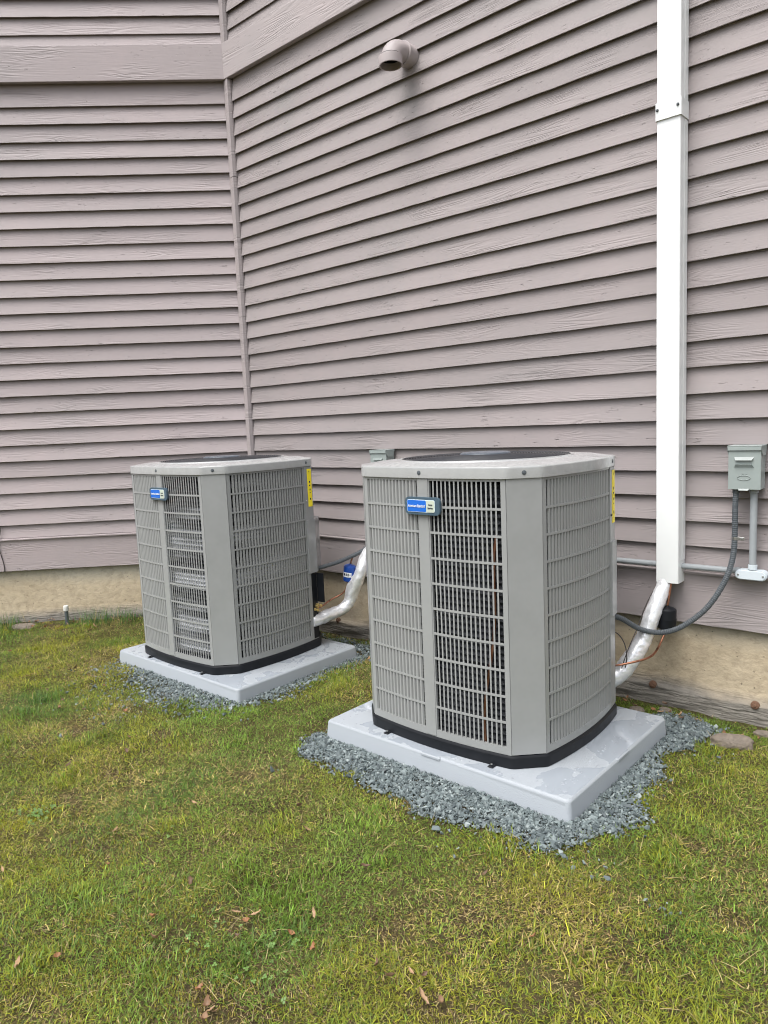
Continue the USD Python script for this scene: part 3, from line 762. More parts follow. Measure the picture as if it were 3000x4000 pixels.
def strip(face, t0, t1, z0, z1, o0, o1, seg=0.04):
    n = max(2, int(abs(t1 - t0) / seg) + 1)
    t = np.linspace(t0, t1, n)
    a, b = face_pt(face, t, np.full(n, o1)), face_pt(face, t, np.full(n, o0))
    V = np.zeros((n, 4, 3))
    V[:, 0, :2], V[:, 1, :2], V[:, 2, :2], V[:, 3, :2] = a, a, b, b
    V[:, 0, 2] = V[:, 3, 2] = z0; V[:, 1, 2] = V[:, 2, 2] = z1
    i, j = np.meshgrid(np.arange(n - 1), np.arange(4), indexing='ij')
    F = np.stack([i * 4 + j, (i + 1) * 4 + j, (i + 1) * 4 + (j + 1) % 4, i * 4 + (j + 1) % 4], -1).reshape(-1, 4)
    F = np.vstack([F, [[0, 1, 2, 3]], [[(n - 1) * 4 + 3, (n - 1) * 4 + 2, (n - 1) * 4 + 1, (n - 1) * 4]]])
    return cat_([(V.reshape(-1, 3), F)])


def slat(face, t, z0, z1, sg):
    """A pressed louvre: a narrow flat bar with a vane turned inwards on its sg side."""
    if face == 'right':
        w, th, dx, dz = 0.0076, 0.0010, 0.0036, 0.0062
    else:
        w, th, dx, dz = (0.0078, 0.0010, 0.0050, 0.0078) if not (face == 'front' and sg < 0) else (0.0064, 0.0010, 0.0020, 0.0045)
    prof = [(-w / 2, -0.0007), (-w / 2, -0.0007 - th), (w / 2 - 0.0006, -0.0007 - th), (w / 2 + dx - 0.0012, -dz - 0.0005), (w / 2 + dx, -dz), (w / 2, -0.0007)]
    if sg < 0:
        prof = [(-a, b) for a, b in prof][::-1]
    P = np.array([face_pt(face, np.array(t + a), np.array(b)) for a, b in prof])
    k = len(P)
    V = np.vstack([np.c_[P, np.full(k, z0)], np.c_[P, np.full(k, z1)]])
    j = np.arange(k)
    F = np.stack([j, (j + 1) % k, (j + 1) % k + k, j + k], 1)
    return cat_([(V, F)])


def grille(parent, name, face, spans, pad_to, slat_m):
    L = np.linalg.norm(np.subtract(*FACES[face]))
    zb, zt = 0.051, 1.1145
    ztop, pitch, rows = 1.1025, 0.1025, 10
    ts = [0.0015] + [x for sp in spans for x in sp[:2]] + [pad_to]
    frame = []
    for a, b in zip(ts[0::2], ts[1::2]):
        frame.append(strip(face, a, b, zb, zt, -0.012, 0.0))
    for a, b, *_ in spans:
        frame.append(strip(face, a, b, ztop, zt, -0.011, -0.0001))
        frame.append(strip(face, a, b, zb, ztop - rows * pitch + 0.004, -0.011, -0.0001))
    p = obj(name, cat_(frame), M['unit'], parent)
    for a, b, sg in spans:
        n = int(round((b - a) / 0.0193))
        step = (b - a) / n
        for k in (range(0, n) if sg > 0 else range(1, n + 1)):
            obj('slat', slat(face, a + k * step - (0.0042 if k == 0 else 0) + (0.0042 if k == n else 0), ztop - rows * pitch + 0.002, ztop + 0.002, sg), slat_m, p)
        for k in range(1, rows):
            zc = ztop - k * pitch
            obj('crossbar', strip(face, a - 0.001, b + 0.001, zc - 0.0045, zc + 0.0045, -0.0030, 0.0004), slat_m, p)
    return p


def text_on(parent, txt, h, m, origin, italic=0.0, width=None, name='lettering', depth=0.0012):
    """Lettering on a plate facing -y: origin is the centre."""
    t = meshkit.text_mesh(txt, h, depth)
    v = np.array(t.vertices)
    v[:, 0] += italic * v[:, 1]
    v[:, :2] -= (v[:, :2].max(0) + v[:, :2].min(0)) / 2
    if width:
        v[:, 0] *= width / np.ptp(v[:, 0])
    V = np.stack([v[:, 0], -v[:, 2], v[:, 1]], 1) + np.array(origin)
    return obj(name, (V, np.array(t.faces)), m, parent)


def facing(poly, y0, depth, ox, oz):
    m = prism(poly, 0, depth)
    v = np.array(m.vertices)
    return np.stack([v[:, 0] + ox, y0 - v[:, 2], v[:, 1] + oz], 1), np.array(m.faces)


def make_unit(label, loc0, coil, pale):
    u = thing('air_conditioner', label, 'air conditioner', loc0, group=None)
    # base pan
    a = OUT.buffer(0.0085, join_style=2); b = OUT.buffer(0.005, join_style=2)
    na = 200; ang = np.arange(na) * 2 * PI / na
    ra = ring_radius(a, ang); rb = ring_radius(b, ang); ri = ring_radius(OUT.buffer(-0.03, join_style=2), ang)

    def loft(rows):
        V = np.concatenate([np.stack([r * np.cos(ang), r * np.sin(ang), np.full(na, z) if np.ndim(z) == 0 else z], 1) for r, z in rows])
        k = len(rows)
        i, j = np.meshgrid(np.arange(k - 1), np.arange(na), indexing='ij')
        F = np.stack([i * na + j, i * na + (j + 1) % na, (i + 1) * na + (j + 1) % na, (i + 1) * na + j], -1).reshape(-1, 4)
        return cat_([(V, F)])

    obj('base_pan', loft([(ri, 0.002), (ra - 0.003, 0.0), (ra, 0.004), (ra, 0.040), (ra - 0.001, 0.044), (rb - 0.002, 0.050), (ri, 0.0505), (ri * 0, 0.03)]), M['black'], u, smooth=40)
    for x in (-0.25, 0.28):
        y = face_pt('front', np.array(x + HF), np.array(0.0))[1]
        obj('hold_down_clip', cat_([cbox(x - 0.012, x + 0.012, y - 0.034, y - 0.006, 0.0, 0.005, 0.002), revolve([(0.0, 0.011), (0.005, 0.011), (0.006, 0.005), (0.006, 0.004)], 8, trimesh.transformations.translation_matrix([x + 0.002, y - 0.024, 0]))]), M['black'], u)
        obj('clip_bolt', revolve([(0.0, 0.0150), (0.0038, 0.0148), (0.0045, 0.0112), (0.0045, 0.0108)], 8, trimesh.transformations.translation_matrix([x + 0.002, y - 0.024, 0])), M['steel'], u)
    # louvred panels
    fp = grille(u, 'front_panel', 'front', [(0.021, 0.313, 1), (0.373, 0.684, -1)], 2 * HF - 0.0015, M['slat'])
    # pressed centre post
    obj('centre_post', strip('front', 0.3185, 0.3675, 0.056, 1.110, -0.001, 0.0022), M['unit'], fp)
    grille(u, 'side_panel', 'right', [(0.022, 0.545, -1)], 2 * HS - 0.0015, M['slat'])
    grille(u, 'side_panel', 'left', [(0.03, 0.59, -1)], 2 * HS - 0.0015, M['slat'])
    grille(u, 'back_panel', 'back', [(0.021, 0.313, 1), (0.373, 0.684, -1)], 2 * HF - 0.0015, M['slat'])
    # plain corner panels
    q = np.array(OUT.exterior.coords)
    cr = [((HF, -HY), (HF + CH, -HS)), ((HF + CH, HS), (HF, HY)), ((-HF, HY), (-HF - CH, HS)), ((-HF - CH, -HS), (-HF, -HY))]
    for k, (p0, p1) in enumerate(cr):
        p0, p1 = np.array(p0), np.array(p1)
        d = (p1 - p0) / np.linalg.norm(p1 - p0); n = np.array([d[1], -d[0]])
        p0, p1 = p0 + d * 0.001, p1 - d * 0.001
        poly = Polygon([p0 + n * 0.0025, p1 + n * 0.0025, p1 - n * 0.010, p0 - n * 0.010])
        z0 = 0.054 if k != 1 else 0.47
        obj('corner_panel', prism(poly, z0, 1.1135), M['unit'], u)
    # lid
    n1 = OUT.buffer(0.007, join_style=1, quad_segs=4); r1 = ring_radius(n1, ang)
    r0 = ring_radius(OUT.buffer(-0.006, join_style=2), ang)
    rs = ring_radius(OUT.buffer(-0.020, join_style=1), ang)
    RF = 0.364
    rm = np.maximum(rs * 0.62 + (RF + 0.02) * 0.38, RF + 0.014)
    wz = 1.1625
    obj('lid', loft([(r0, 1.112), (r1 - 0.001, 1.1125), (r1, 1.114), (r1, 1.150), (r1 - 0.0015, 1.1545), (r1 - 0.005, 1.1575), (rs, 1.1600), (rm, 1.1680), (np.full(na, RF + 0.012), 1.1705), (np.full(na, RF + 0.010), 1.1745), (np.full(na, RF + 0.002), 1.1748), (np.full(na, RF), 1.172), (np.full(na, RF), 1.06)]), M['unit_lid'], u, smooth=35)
    zs = 1.134
    sc = [(face_pt('front', np.array(0.331), np.array(0.007)), -PI / 2), (np.array([HF + CH / 2 + 0.005, -HY + CH / 2 - 0.005]), -PI / 4), (face_pt('right', np.array(0.570), np.array(0.007)), 0.0), (face_pt('left', np.array(0.32), np.array(0.007)), PI)]
    for pt, az in sc:
        Mx = trimesh.transformations.rotation_matrix(az, [0, 0, 1]) @ trimesh.transformations.rotation_matrix(PI / 2, [0, 1, 0]); Mx[:3, 3] = [pt[0], pt[1], zs]
        obj('lid_screw', revolve([(0.0, 0.0030), (0.0036, 0.0030), (0.0046, 0.0012), (0.0052, 0.0014), (0.0086, 0.0010), (0.0092, -0.001)], 14, Mx), M['flex'], u)
    # fan guard
    rings = []
    for r in np.arange(0.112, RF - 0.004, 0.0118):
        z = 1.1735 + 0.0095 * (1 - (r / RF) ** 2)
        th = np.linspace(0, 2 * PI, 73)
        rings.append(tube(np.stack([r * np.cos(th), r * np.sin(th), np.full_like(th, z)], 1), 0.0021, 5, caps=False))
    g = obj('fan_guard', cat_(rings), M['wire'], u, smooth=True)
    for k in range(6):
        a = k * PI / 3 + 0.3
        rr = np.linspace(0.08, RF + 0.006, 9)
        obj('guard_spoke', tube(np.stack([rr * math.cos(a), rr * math.sin(a), 1.1700 + 0.0095 * (1 - (rr / RF) ** 2)], 1), 0.0028, 6), M['wire'], g, smooth=True)
    obj('hub_cover', revolve([(0.0, 1.1935), (0.05, 1.193), (0.098, 1.1915), (0.106, 1.189), (0.109, 1.185), (0.109, 1.179)], 40), M['hub'], u, smooth=40)
    # fan, motor, coil
    blades = []
    for k in range(3):
        a0 = k * 2 * PI / 3
        th = np.linspace(0, 1.15, 8); rr = np.linspace(0.06, 0.345, 6)
        T_, R_ = np.meshgrid(th, rr, indexing='ij')
        Zb = 1.06 + 0.075 * (T_ / 1.15) - 0.02 * (R_ / 0.345)
        V = np.stack([R_ * np.cos(T_ + a0), R_ * np.sin(T_ + a0), Zb], -1).reshape(-1, 3)
        i, j = np.meshgrid(np.arange(7), np.arange(5), indexing='ij')
        F = np.stack([i * 6 + j, i * 6 + j + 1, (i + 1) * 6 + j + 1, (i + 1) * 6 + j], -1).reshape(-1, 4)
        blades.append((np.vstack([V, V - (0, 0, 0.002)]), np.vstack([F, F[:, ::-1] + len(V)])))
    obj('fan', cat_(blades), M['blade'], u, smooth=40)
    obj('motor', revolve([(0.0, 1.165), (0.075, 1.165), (0.08, 1.155), (0.08, 1.05), (0.0, 1.04)], 24), M['dark'], u, smooth=40)
    zz = np.arange(0.052, 1.10, 0.0125)
    rc0, rc1 = ring_radius(OUT.buffer(-0.034, join_style=1), ang), ring_radius(OUT.buffer(-0.046, join_style=1), ang)
    jit = (meshkit.noise(np.stack([np.cos(ang) * 9, np.sin(ang) * 9, 0 * ang], 1), 4) - 0.5) * 0.006
    obj('coil', loft([((rc0 if k % 2 else rc1) + jit * (k % 2), z) for k, z in enumerate(zz)] + [(np.full(na, RF), 1.100), (np.full(na, RF - 0.004), 1.02), (np.full(na, 0.0), 1.0)]), coil, u, smooth=30, kind=None)
    # badge
    yb = float(face_pt('front', np.array(HF), np.array(0.0))[1])
    bd = obj('badge', facing(rrect(0.172, 0.0700, 0.018), yb - 0.0022, 0.0115, -0.006, 1.0035), M['badge_frame'], u)
    bx0 = -0.012
    obj('badge_rim', facing(rrect(0.139, 0.0495, 0.009), yb - 0.0135, 0.0012, bx0, 1.0035), M['badge_rim'], bd)
    obj('cream_field', facing(rrect(0.0405, 0.0470, 0.006), yb - 0.0146, 0.0008, bx0 + 0.0475, 1.0035), M['badge_cream'], bd)
    obj('blue_field', facing(rrect(0.095, 0.0455, 0.006), yb - 0.0146, 0.0008, bx0 - 0.0205, 1.0035), M['badge_blue'], bd)
    text_on(bd, 'American Standard', 0.0105, M['white_label'], (bx0 - 0.0205, yb - 0.0154, 1.0035), italic=0.28, width=0.087)
    text_on(bd, 'Gold', 0.0066, M['ink'], (bx0 + 0.048, yb - 0.0154, 1.0095))
    text_on(bd, 'Series', 0.0066, M['ink'], (bx0 + 0.048, yb - 0.0154, 0.9965))
    # right rear: service cover, dark valve bay, yellow label
    sp = obj('service_cover', cat_([strip('right', 0.552, 2 * HS + 0.004, 0.465, 0.79, 0.0002, 0.0105), strip('right', 0.552, 2 * HS + 0.002, 0.79, 1.108, 0.0001, 0.0025), prism(Polygon([(HF + CH - 0.012, HS), (HF + CH + 0.0105, HS + 0.003), (HF + 0.02, HY + 0.022), (HF - 0.01, HY + 0.004)]), 0.465, 0.79)]), M['unit'], u)
    if not pale:
        obj('valve_cover', cat_([strip('right', 0.552, 2 * HS + 0.002, 0.056, 0.462, -0.002, 0.0012), prism(Polygon([(HF + CH, HS), (HF + CH + 0.002, HS + 0.002), (HF + 0.002, HY + 0.002), (HF, HY)]), 0.056, 0.462)]), M['unit'], u)
    else:
        obj('valve_bay', cat_([strip('right', 0.572, 2 * HS, 0.056, 0.462, -0.002, 0.0012), prism(Polygon([(HF + CH - 0.002, HS + 0.004), (HF + CH + 0.048, HS + 0.012), (HF + CH + 0.048, HS + 0.016), (HF + CH - 0.002, HS + 0.010)]), 0.275, 0.455)]), M['black'], u)
    lb = obj('yellow_label', strip('right', 0.580, 0.619, 0.868, 1.095, 0.0028, 0.0036), M['yellow'], u)
    marks = []
    zc = 1.083
    rr_ = random.Random(5)
    while zc > 0.90:
        h = rr_.uniform(0.004, 0.012)
        if zc > 1.07 or rr_.random() < 0.6:
            marks.append(strip('right', 0.593 + rr_.uniform(0, 0.006), 0.608 - rr_.uniform(0, 0.008), zc - h, zc, 0.0036, 0.0040))
        zc -= h + rr_.uniform(0.006, 0.016)
    obj('label_print', cat_(marks), M['ink'], lb)
    for z in (0.74, 0.905):
        pt = face_pt('right', np.array(0.564), np.array(0.003))
        Mx = trimesh.transformations.rotation_matrix(PI / 2, [0, 1, 0]); Mx[:3, 3] = [pt[0], pt[1], z]
        obj('panel_screw', revolve([(0.0, 0.004), (0.004, 0.0035), (0.0055, 0.001), (0.0055, -0.006)], 10, Mx), M['wire'] if not pale else M['steel'], u)
    return u


U1 = make_unit('farther light grey louvred air conditioning unit in the corner, pale coil showing through', (0.6885, -0.760, 0.091), M['coil_pale'], True)
U2 = make_unit('nearer light grey louvred air conditioning unit in front of the white line cover', (2.5925, -0.760, 0.1018), M['coil_dark'], False)
obj('copper_pipe', tube(spline([(0.302, -0.394, 0.90), (0.290, -0.396, 0.83), (0.287, -0.396, 0.62), (0.272, -0.398, 0.45), (0.245, -0.401, 0.30), (0.236, -0.402, 0.065)], 26), 0.0065, 8), M['copper'], U2, smooth=True)
for k, (dx, dz) in enumerate(((0.0, 0.0), (-0.012, 0.018), (0.008, 0.026))):
    Mx = trimesh.transformations.rotation_matrix(PI / 2, [0, 1, 0]); Mx[:3, 3] = [0.451 + dx, 0.278 + 0.01 * k, 0.235 + dz]
    obj('service_valve', revolve([(0.0, 0.034), (0.008, 0.034), (0.009, 0.026), (0.006, 0.024), (0.006, 0.008), (0.010, 0.006), (0.010, -0.01)], 12, Mx), M['brass'], U1, smooth=35)


# ------------------------------------------------------------------ equipment pads
def make_pad(label, fx, fy, zt):
    W, D, H = 1.2192, 0.9144, 0.0655
    p = thing('equipment_pad', label, 'equipment pad', (fx - W / 2, fy + D / 2, zt - H))
    x, y = W / 2, D / 2
    rings = []
    for ins, z in ((0.012, -0.03), (0.0, -0.02), (-0.006 * 0, 0.0), (0.004, H - 0.012), (0.0055, H - 0.007), (0.009, H - 0.0025), (0.014, H)):
        pl = Polygon([(-x + ins, -y + ins), (x - ins, -y + ins), (x - ins, y - ins), (-x + ins, y - ins)]).buffer(-0.02).buffer(0.02, quad_segs=5)
        rings.append((np.array(pl.exterior.coords)[:-1], z))
    k = len(rings[0][0])
    V = np.vstack([np.c_[r, np.full(k, z)] for r, z in rings])
    i, j = np.meshgrid(np.arange(len(rings) - 1), np.arange(k), indexing='ij')
    F = np.stack([i * k + j, i * k + (j + 1) % k, (i + 1) * k + (j + 1) % k, (i + 1) * k + j], -1).reshape(-1, 4)
    if trimesh.Trimesh(V, np.vstack([F[:, :3], F[:, [0, 2, 3]]]), process=False).face_normals[:10, 2].mean() > 2:
        F = F[:, ::-1]
    side = cat_([(V, F)])
    top = trimesh.creation.triangulate_polygon(Polygon(rings[-1][0]), engine='earcut')
    tv = np.c_[top[0], np.full(len(top[0]), H)]
    obj('slab', cat_([side, (tv, np.array(top[1]))]), M['pad'], p, smooth=40)
    # moulded lift notches on the upper edge
    if fx > 2:
        nx = -0.005
        obj('edge_notch', cbox(nx - 0.05, nx + 0.05, -y + 0.0012, -y + 0.018, H - 0.014, H + 0.0008, 0.004), M['pad'], p)
        obj('edge_notch', cbox(x - 0.018, x - 0.0012, -0.055, 0.055, H - 0.014, H + 0.0008, 0.004), M['pad'], p)
    # wet beads standing on the slab
    rng = np.random.default_rng(int(fx * 100))
    drops = []
    while len(drops) < 210:
        px, py = rng.uniform(-x + .02, x - .02), rng.uniform(-y + .02, y - .02)
        if abs(px) < 0.50 and abs(py + (fy + D / 2) - (-0.75)) < 0.455:
            continue
        r = rng.uniform(0.0018, 0.0062) * (1.7 if rng.random() < 0.12 else 1)
        s = trimesh.creation.icosphere(1, r)
        v = np.array(s.vertices) * (1, rng.uniform(0.6, 1.0), 0.22)
        drops.append((v + (px, py, H + 0.0003), np.array(s.faces)))
    obj('water_bead', cat_(drops), M['water'], p, smooth=True, kind='stuff')
    return p


M['water'] = mat('water_bead', {'p': ('principled_bsdf', {'base_color': (0.95, 0.97, 1.0), 'roughness': 0.03, 'ior': 1.33, 'transmission_weight': 0.9})}, [])
make_pad('pale grey pad under the farther unit, in the corner', 1.3389, -1.2395, 0.091)
make_pad('pale grey wet pad under the nearer unit, puddles on top', 3.2347, -1.2611, 0.1018)

# ------------------------------------------------------------------ refrigerant lines


def wrapped_line(label, pts, radii, loc0, seed, n=70, squash=1.0):
    t = thing('refrigerant_line', label, 'refrigerant line', loc0)
    P = spline(pts, n) - np.array(loc0)
    s = np.linspace(0, 1, n)
    r = np.interp(s, np.linspace(0, 1, len(radii)), radii)
    r = r * (1 + 0.05 * (meshkit.fbm(np.stack([s * 22, 0 * s + seed, 0 * s], 1), 3, seed) - 0.5) * 2)
    obj('insulation_wrap', tube(P, r, 24, squash=squash, noise=0.15, seed=seed), M['wrap'], t, smooth=60)
    T, A, B = frames(P)
    ang = 2.2 + 0.5 * np.sin(s * 3.0)
    view = EYE - np.array(loc0) - P
    view -= T * (view * T).sum(1, keepdims=True); view /= np.linalg.norm(view, axis=1, keepdims=True)
    side = np.cross(T, view)
    return t, P, r, A, B


t2, P2, r2, A2, B2 = wrapped_line('white wrapped refrigerant line from bottom of line cover to nearer unit',
                                  [(3.122, -0.040, 0.72), (3.115, -0.050, 0.645), (3.104, -0.090, 0.580), (3.093, -0.137, 0.515), (3.076, -0.168, 0.430), (3.052, -0.205, 0.350), (3.022, -0.245, 0.285), (2.985, -0.290, 0.225), (2.945, -0.335, 0.200), (2.90, -0.37, 0.185)],
                                  [0.034, 0.038, 0.039, 0.040, 0.041, 0.043, 0.045, 0.044, 0.042], (3.117, -0.06, 0.64), 3, squash=0.9)
obj('seam', tube(P2 + A2 * (r2 * -0.35)[:, None] * 0.9 + B2 * (-r2 * 0.97)[:, None], 0.0012, 5), M['seam'], t2, smooth=True)
t1, P1, r1_, A1, B1 = wrapped_line('white wrapped refrigerant line between the two units beside blue cylinder',
                                   [(1.125, -0.495, 0.250), (1.140, -0.425, 0.258), (1.147, -0.350, 0.270), (1.160, -0.265, 0.281), (1.177, -0.222, 0.318), (1.200, -0.200, 0.400), (1.255, -0.180, 0.508), (1.264, -0.145, 0.597), (1.300, -0.10, 0.665), (1.40, -0.075, 0.70), (1.48, -0.03, 0.71)],
                                   [0.037, 0.037, 0.036, 0.038, 0.046, 0.038, 0.038, 0.037, 0.036, 0.034], (1.125, -0.495, 0.25), 6)
obj('seam', tube(P1[2:] + A1[2:] * (r1_[2:] * 0.62)[:, None] + B1[2:] * (r1_[2:] * -0.74)[:, None], 0.0013, 5), M['seam'], t1, smooth=True)


def drier(label, c, axis, r, h, m, loc0, up, down, lab):
    t = thing('filter_drier', label, 'filter drier', loc0)
    c = np.array(c) - loc0; axis = np.array(axis, float) / np.linalg.norm(axis)
    z = axis; x = np.cross([0.3, 0.9, 0.1], z); x /= np.linalg.norm(x); y = np.cross(z, x)
    Mx = np.eye(4); Mx[:3, 0], Mx[:3, 1], Mx[:3, 2], Mx[:3, 3] = x, y, z, c
    prof = [(0.0, h / 2 + 0.004), (0.008, h / 2 + 0.004), (0.010, h / 2 - 0.001), (r * 0.75, h / 2 - 0.006), (r * 0.97, h / 2 - 0.013), (r, h / 2 - 0.020), (r, 0.004), (r + 0.0012, 0.002), (r + 0.0012, -0.002), (r, -0.004), (r, -h / 2 + 0.02), (r * 0.97, -h / 2 + 0.013), (r * 0.75, -h / 2 + 0.006), (0.010, -h / 2 + 0.001), (0.008, -h / 2 - 0.004), (0.0, -h / 2 - 0.004)]
    obj('cylinder', revolve(prof[::-1], 28, Mx), m, t, smooth=40)
    for p in (up, down):
        obj('copper_pipe', tube(spline(np.array(p) - loc0, 40), 0.0052, 10), M['copper'], t, smooth=True)
    if lab:
        vd = EYE - (c + loc0); a0 = math.atan2(vd @ y, vd @ x) - 0.42
        th = np.linspace(a0 - 0.75, a0 + 0.75, 12)
        for (z0, z1, t0, t1, rr, mm, nm) in ((-0.018, 0.012, -0.75, 0.75, r + 0.0016, M['white_label'], 'paper_label'),):
            th = np.linspace(a0 + t0, a0 + t1, 14)
            V = np.concatenate([np.stack([rr * np.cos(th), rr * np.sin(th), np.full_like(th, zv)], 1) for zv in (z0, z1)])
            V = V @ Mx[:3, :3].T + Mx[:3, 3]
            k = len(th); j = np.arange(k - 1)
            pl = obj(nm, (V, np.stack([j, j + 1, j + 1 + k, j + k], 1)), mm, t)
        prt = []
        for ta, tb, za, zb in ((-0.55, -0.3, -0.010, 0.006), (-0.2, 0.02, -0.010, 0.006), (0.12, 0.32, -0.010, 0.006), (0.42, 0.58, -0.004, 0.000)):
            th = np.linspace(a0 + ta, a0 + tb, 5); rr = r + 0.0022
            V = np.concatenate([np.stack([rr * np.cos(th), rr * np.sin(th), np.full_like(th, zv)], 1) for zv in (za, zb)]) @ Mx[:3, :3].T + Mx[:3, 3]
            k = len(th); j = np.arange(k - 1)
            prt.append((V, np.stack([j, j + 1, j + 1 + k, j + k], 1)))
        obj('label_print', cat_(prt), M['ink'], pl)
    return t


drier('blue filter drier cylinder on copper line between the two units', (1.172, -0.195, 0.502), (0.12, 0.03, 1.0), 0.0395, 0.118, M['blue'], np.array([1.172, -0.195, 0.44]),
      [(1.182, -0.19, 0.562), (1.190, -0.188, 0.590), (1.205, -0.18, 0.618), (1.235, -0.155, 0.645), (1.29, -0.11, 0.672), (1.40, -0.06, 0.70)],
      [(1.163, -0.198, 0.445), (1.152, -0.200, 0.425), (1.135, -0.208, 0.385), (1.095, -0.275, 0.345), (1.11, -0.39, 0.322), (1.125, -0.468, 0.327)], True)
drier('black wrapped filter drier behind the sagging conduit below the line cover', (3.135, -0.085, 0.470), (0.03, 0.0, 1.0), 0.042, 0.115, M['black'], np.array([3.135, -0.085, 0.41]),
      [(3.137, -0.085, 0.53), (3.141, -0.08, 0.56), (3.146, -0.07, 0.62), (3.150, -0.05, 0.72)],
      [(3.132, -0.088, 0.412), (3.128, -0.105, 0.390), (3.126, -0.175, 0.346), (3.122, -0.285, 0.330), (3.072, -0.365, 0.320), (3.0, -0.398, 0.303), (2.96, -0.39, 0.30)], False)
cw = thing('control_wire', 'thin dark wire hanging loose against wrapped line by nearer unit', 'wire', (3.0, -0.25, 0.3))
obj('wire', tube(spline([(2.985, -0.36, 0.455), (3.012, -0.335, 0.43), (3.035, -0.315, 0.36), (3.03, -0.315, 0.275)], 30) - np.array([3.0, -0.25, 0.3]), 0.0026, 6), M['cable'], cw, smooth=True)
obj('wire', tube(spline([(3.070, -0.060, 0.60), (3.040, -0.100, 0.52), (3.028, -0.170, 0.43), (3.030, -0.290, 0.345), (3.022, -0.335, 0.275)], 30) - np.array([3.0, -0.25, 0.3]), 0.0024, 6), M['cable'], cw, smooth=True)

# small things along the walls
ps = thing('pipe_stub', 'short dark pipe stub with white cap by the left foundation', 'pipe', (-0.945, -1.062, 0.02))
ax = np.array([0.012, -0.004, 0.165])
obj('pipe', tube([(0, 0, -0.06), tuple(ax * 0.9)], 0.0135, 14), M['flex'], ps, smooth=40)
obj('cap', tube([tuple(ax * 0.84), tuple(ax * 0.86), tuple(ax * 1.05), tuple(ax * 1.08)], [0.017, 0.019, 0.019, 0.015], 16), M['white_cap'], ps, smooth=40)
cb = thing('wall_cable', 'thin dark cable hanging down the skirt at left picture edge', 'cable', (-1.32, -1.33, 0.44))
obj('cable', tube(spline([(-1.333, -1.339, 0.82), (-1.317, -1.325, 0.80), (-1.320, -1.329, 0.735), (-1.322, -1.338, 0.705), (-1.322, -1.336, 0.60), (-1.318, -1.330, 0.56), (-1.313, -1.325, 0.46)], 40) - np.array([-1.32, -1.33, 0.44]), 0.0032, 6), M['cable'], cb, smooth=True)


def stone(size, seed, rough=0.12):
    s = trimesh.creation.icosphere(3, 1.0)
    v = np.array(s.vertices)
    v = np.sign(v) * np.abs(v) ** 0.75
    v *= 1 + (meshkit.fbm(v * 1.7 + seed * 3.3, 4, seed) - 0.5)[:, None] * 2 * rough * 1.6
    return v * np.array(size) / 2, np.array(s.faces)


def place_stone(label, size, x, y, rz, seed, sink=0.3):
    z = float(ground_z(x, y))
    t = thing('stone', label, 'stone', (x, y, z), rz)
    v, f = stone(size, seed)
    obj('rock', (v + (0, 0, size[2] * (0.5 - sink)), f), M['rock'], t, smooth=35)


place_stone('long brown fieldstone in the grass right of the nearer pad', (0.165, 0.075, 0.065), 3.492, -0.31, 0.30, 3)
place_stone('flat pale stone against the foundation at the right picture edge', (0.16, 0.05, 0.04), 3.60, -0.085, 0.1, 5)
place_stone('flat grey stone among leaves by the left foundation', (0.16, 0.10, 0.05), -1.135, -1.30, 0.7, 8, 0.45)
place_stone('small rounded stone at the back right corner of the nearer pad', (0.07, 0.045, 0.035), 3.02, -0.16, 0.5, 9)
place_stone('smaller yellowish pebble against foundation behind the nearer pad', (0.06, 0.035, 0.028), 3.13, -0.085, -0.2, 12)

# ------------------------------------------------------------------ gravel
G2 = Polygon([(2.02, -0.62), (2.05, -1.15), (1.97, -1.30), (2.06, -1.42), (2.26, -1.49), (2.52, -1.50), (2.68, -1.50), (2.80, -1.56), (2.96, -1.50), (3.14, -1.49), (3.30, -1.45), (3.33, -1.34), (3.39, -1.22), (3.42, -1.10), (3.34, -0.96), (3.35, -0.76), (3.31, -0.54), (3.39, -0.33), (3.42, -0.17), (3.25, -0.12), (3.1, -0.22), (2.02, -0.22)])
G1 = Polygon([(0.10, -1.2), (0.25, -1.33), (0.68, -1.45), (0.93, -1.50), (1.30, -1.46), (1.42, -1.28), (1.50, -1.10), (1.48, -0.95), (1.42, -0.65), (1.43, -0.42), (1.48, -0.30), (1.28, -0.10), (0.2, -0.2)])
import shapely


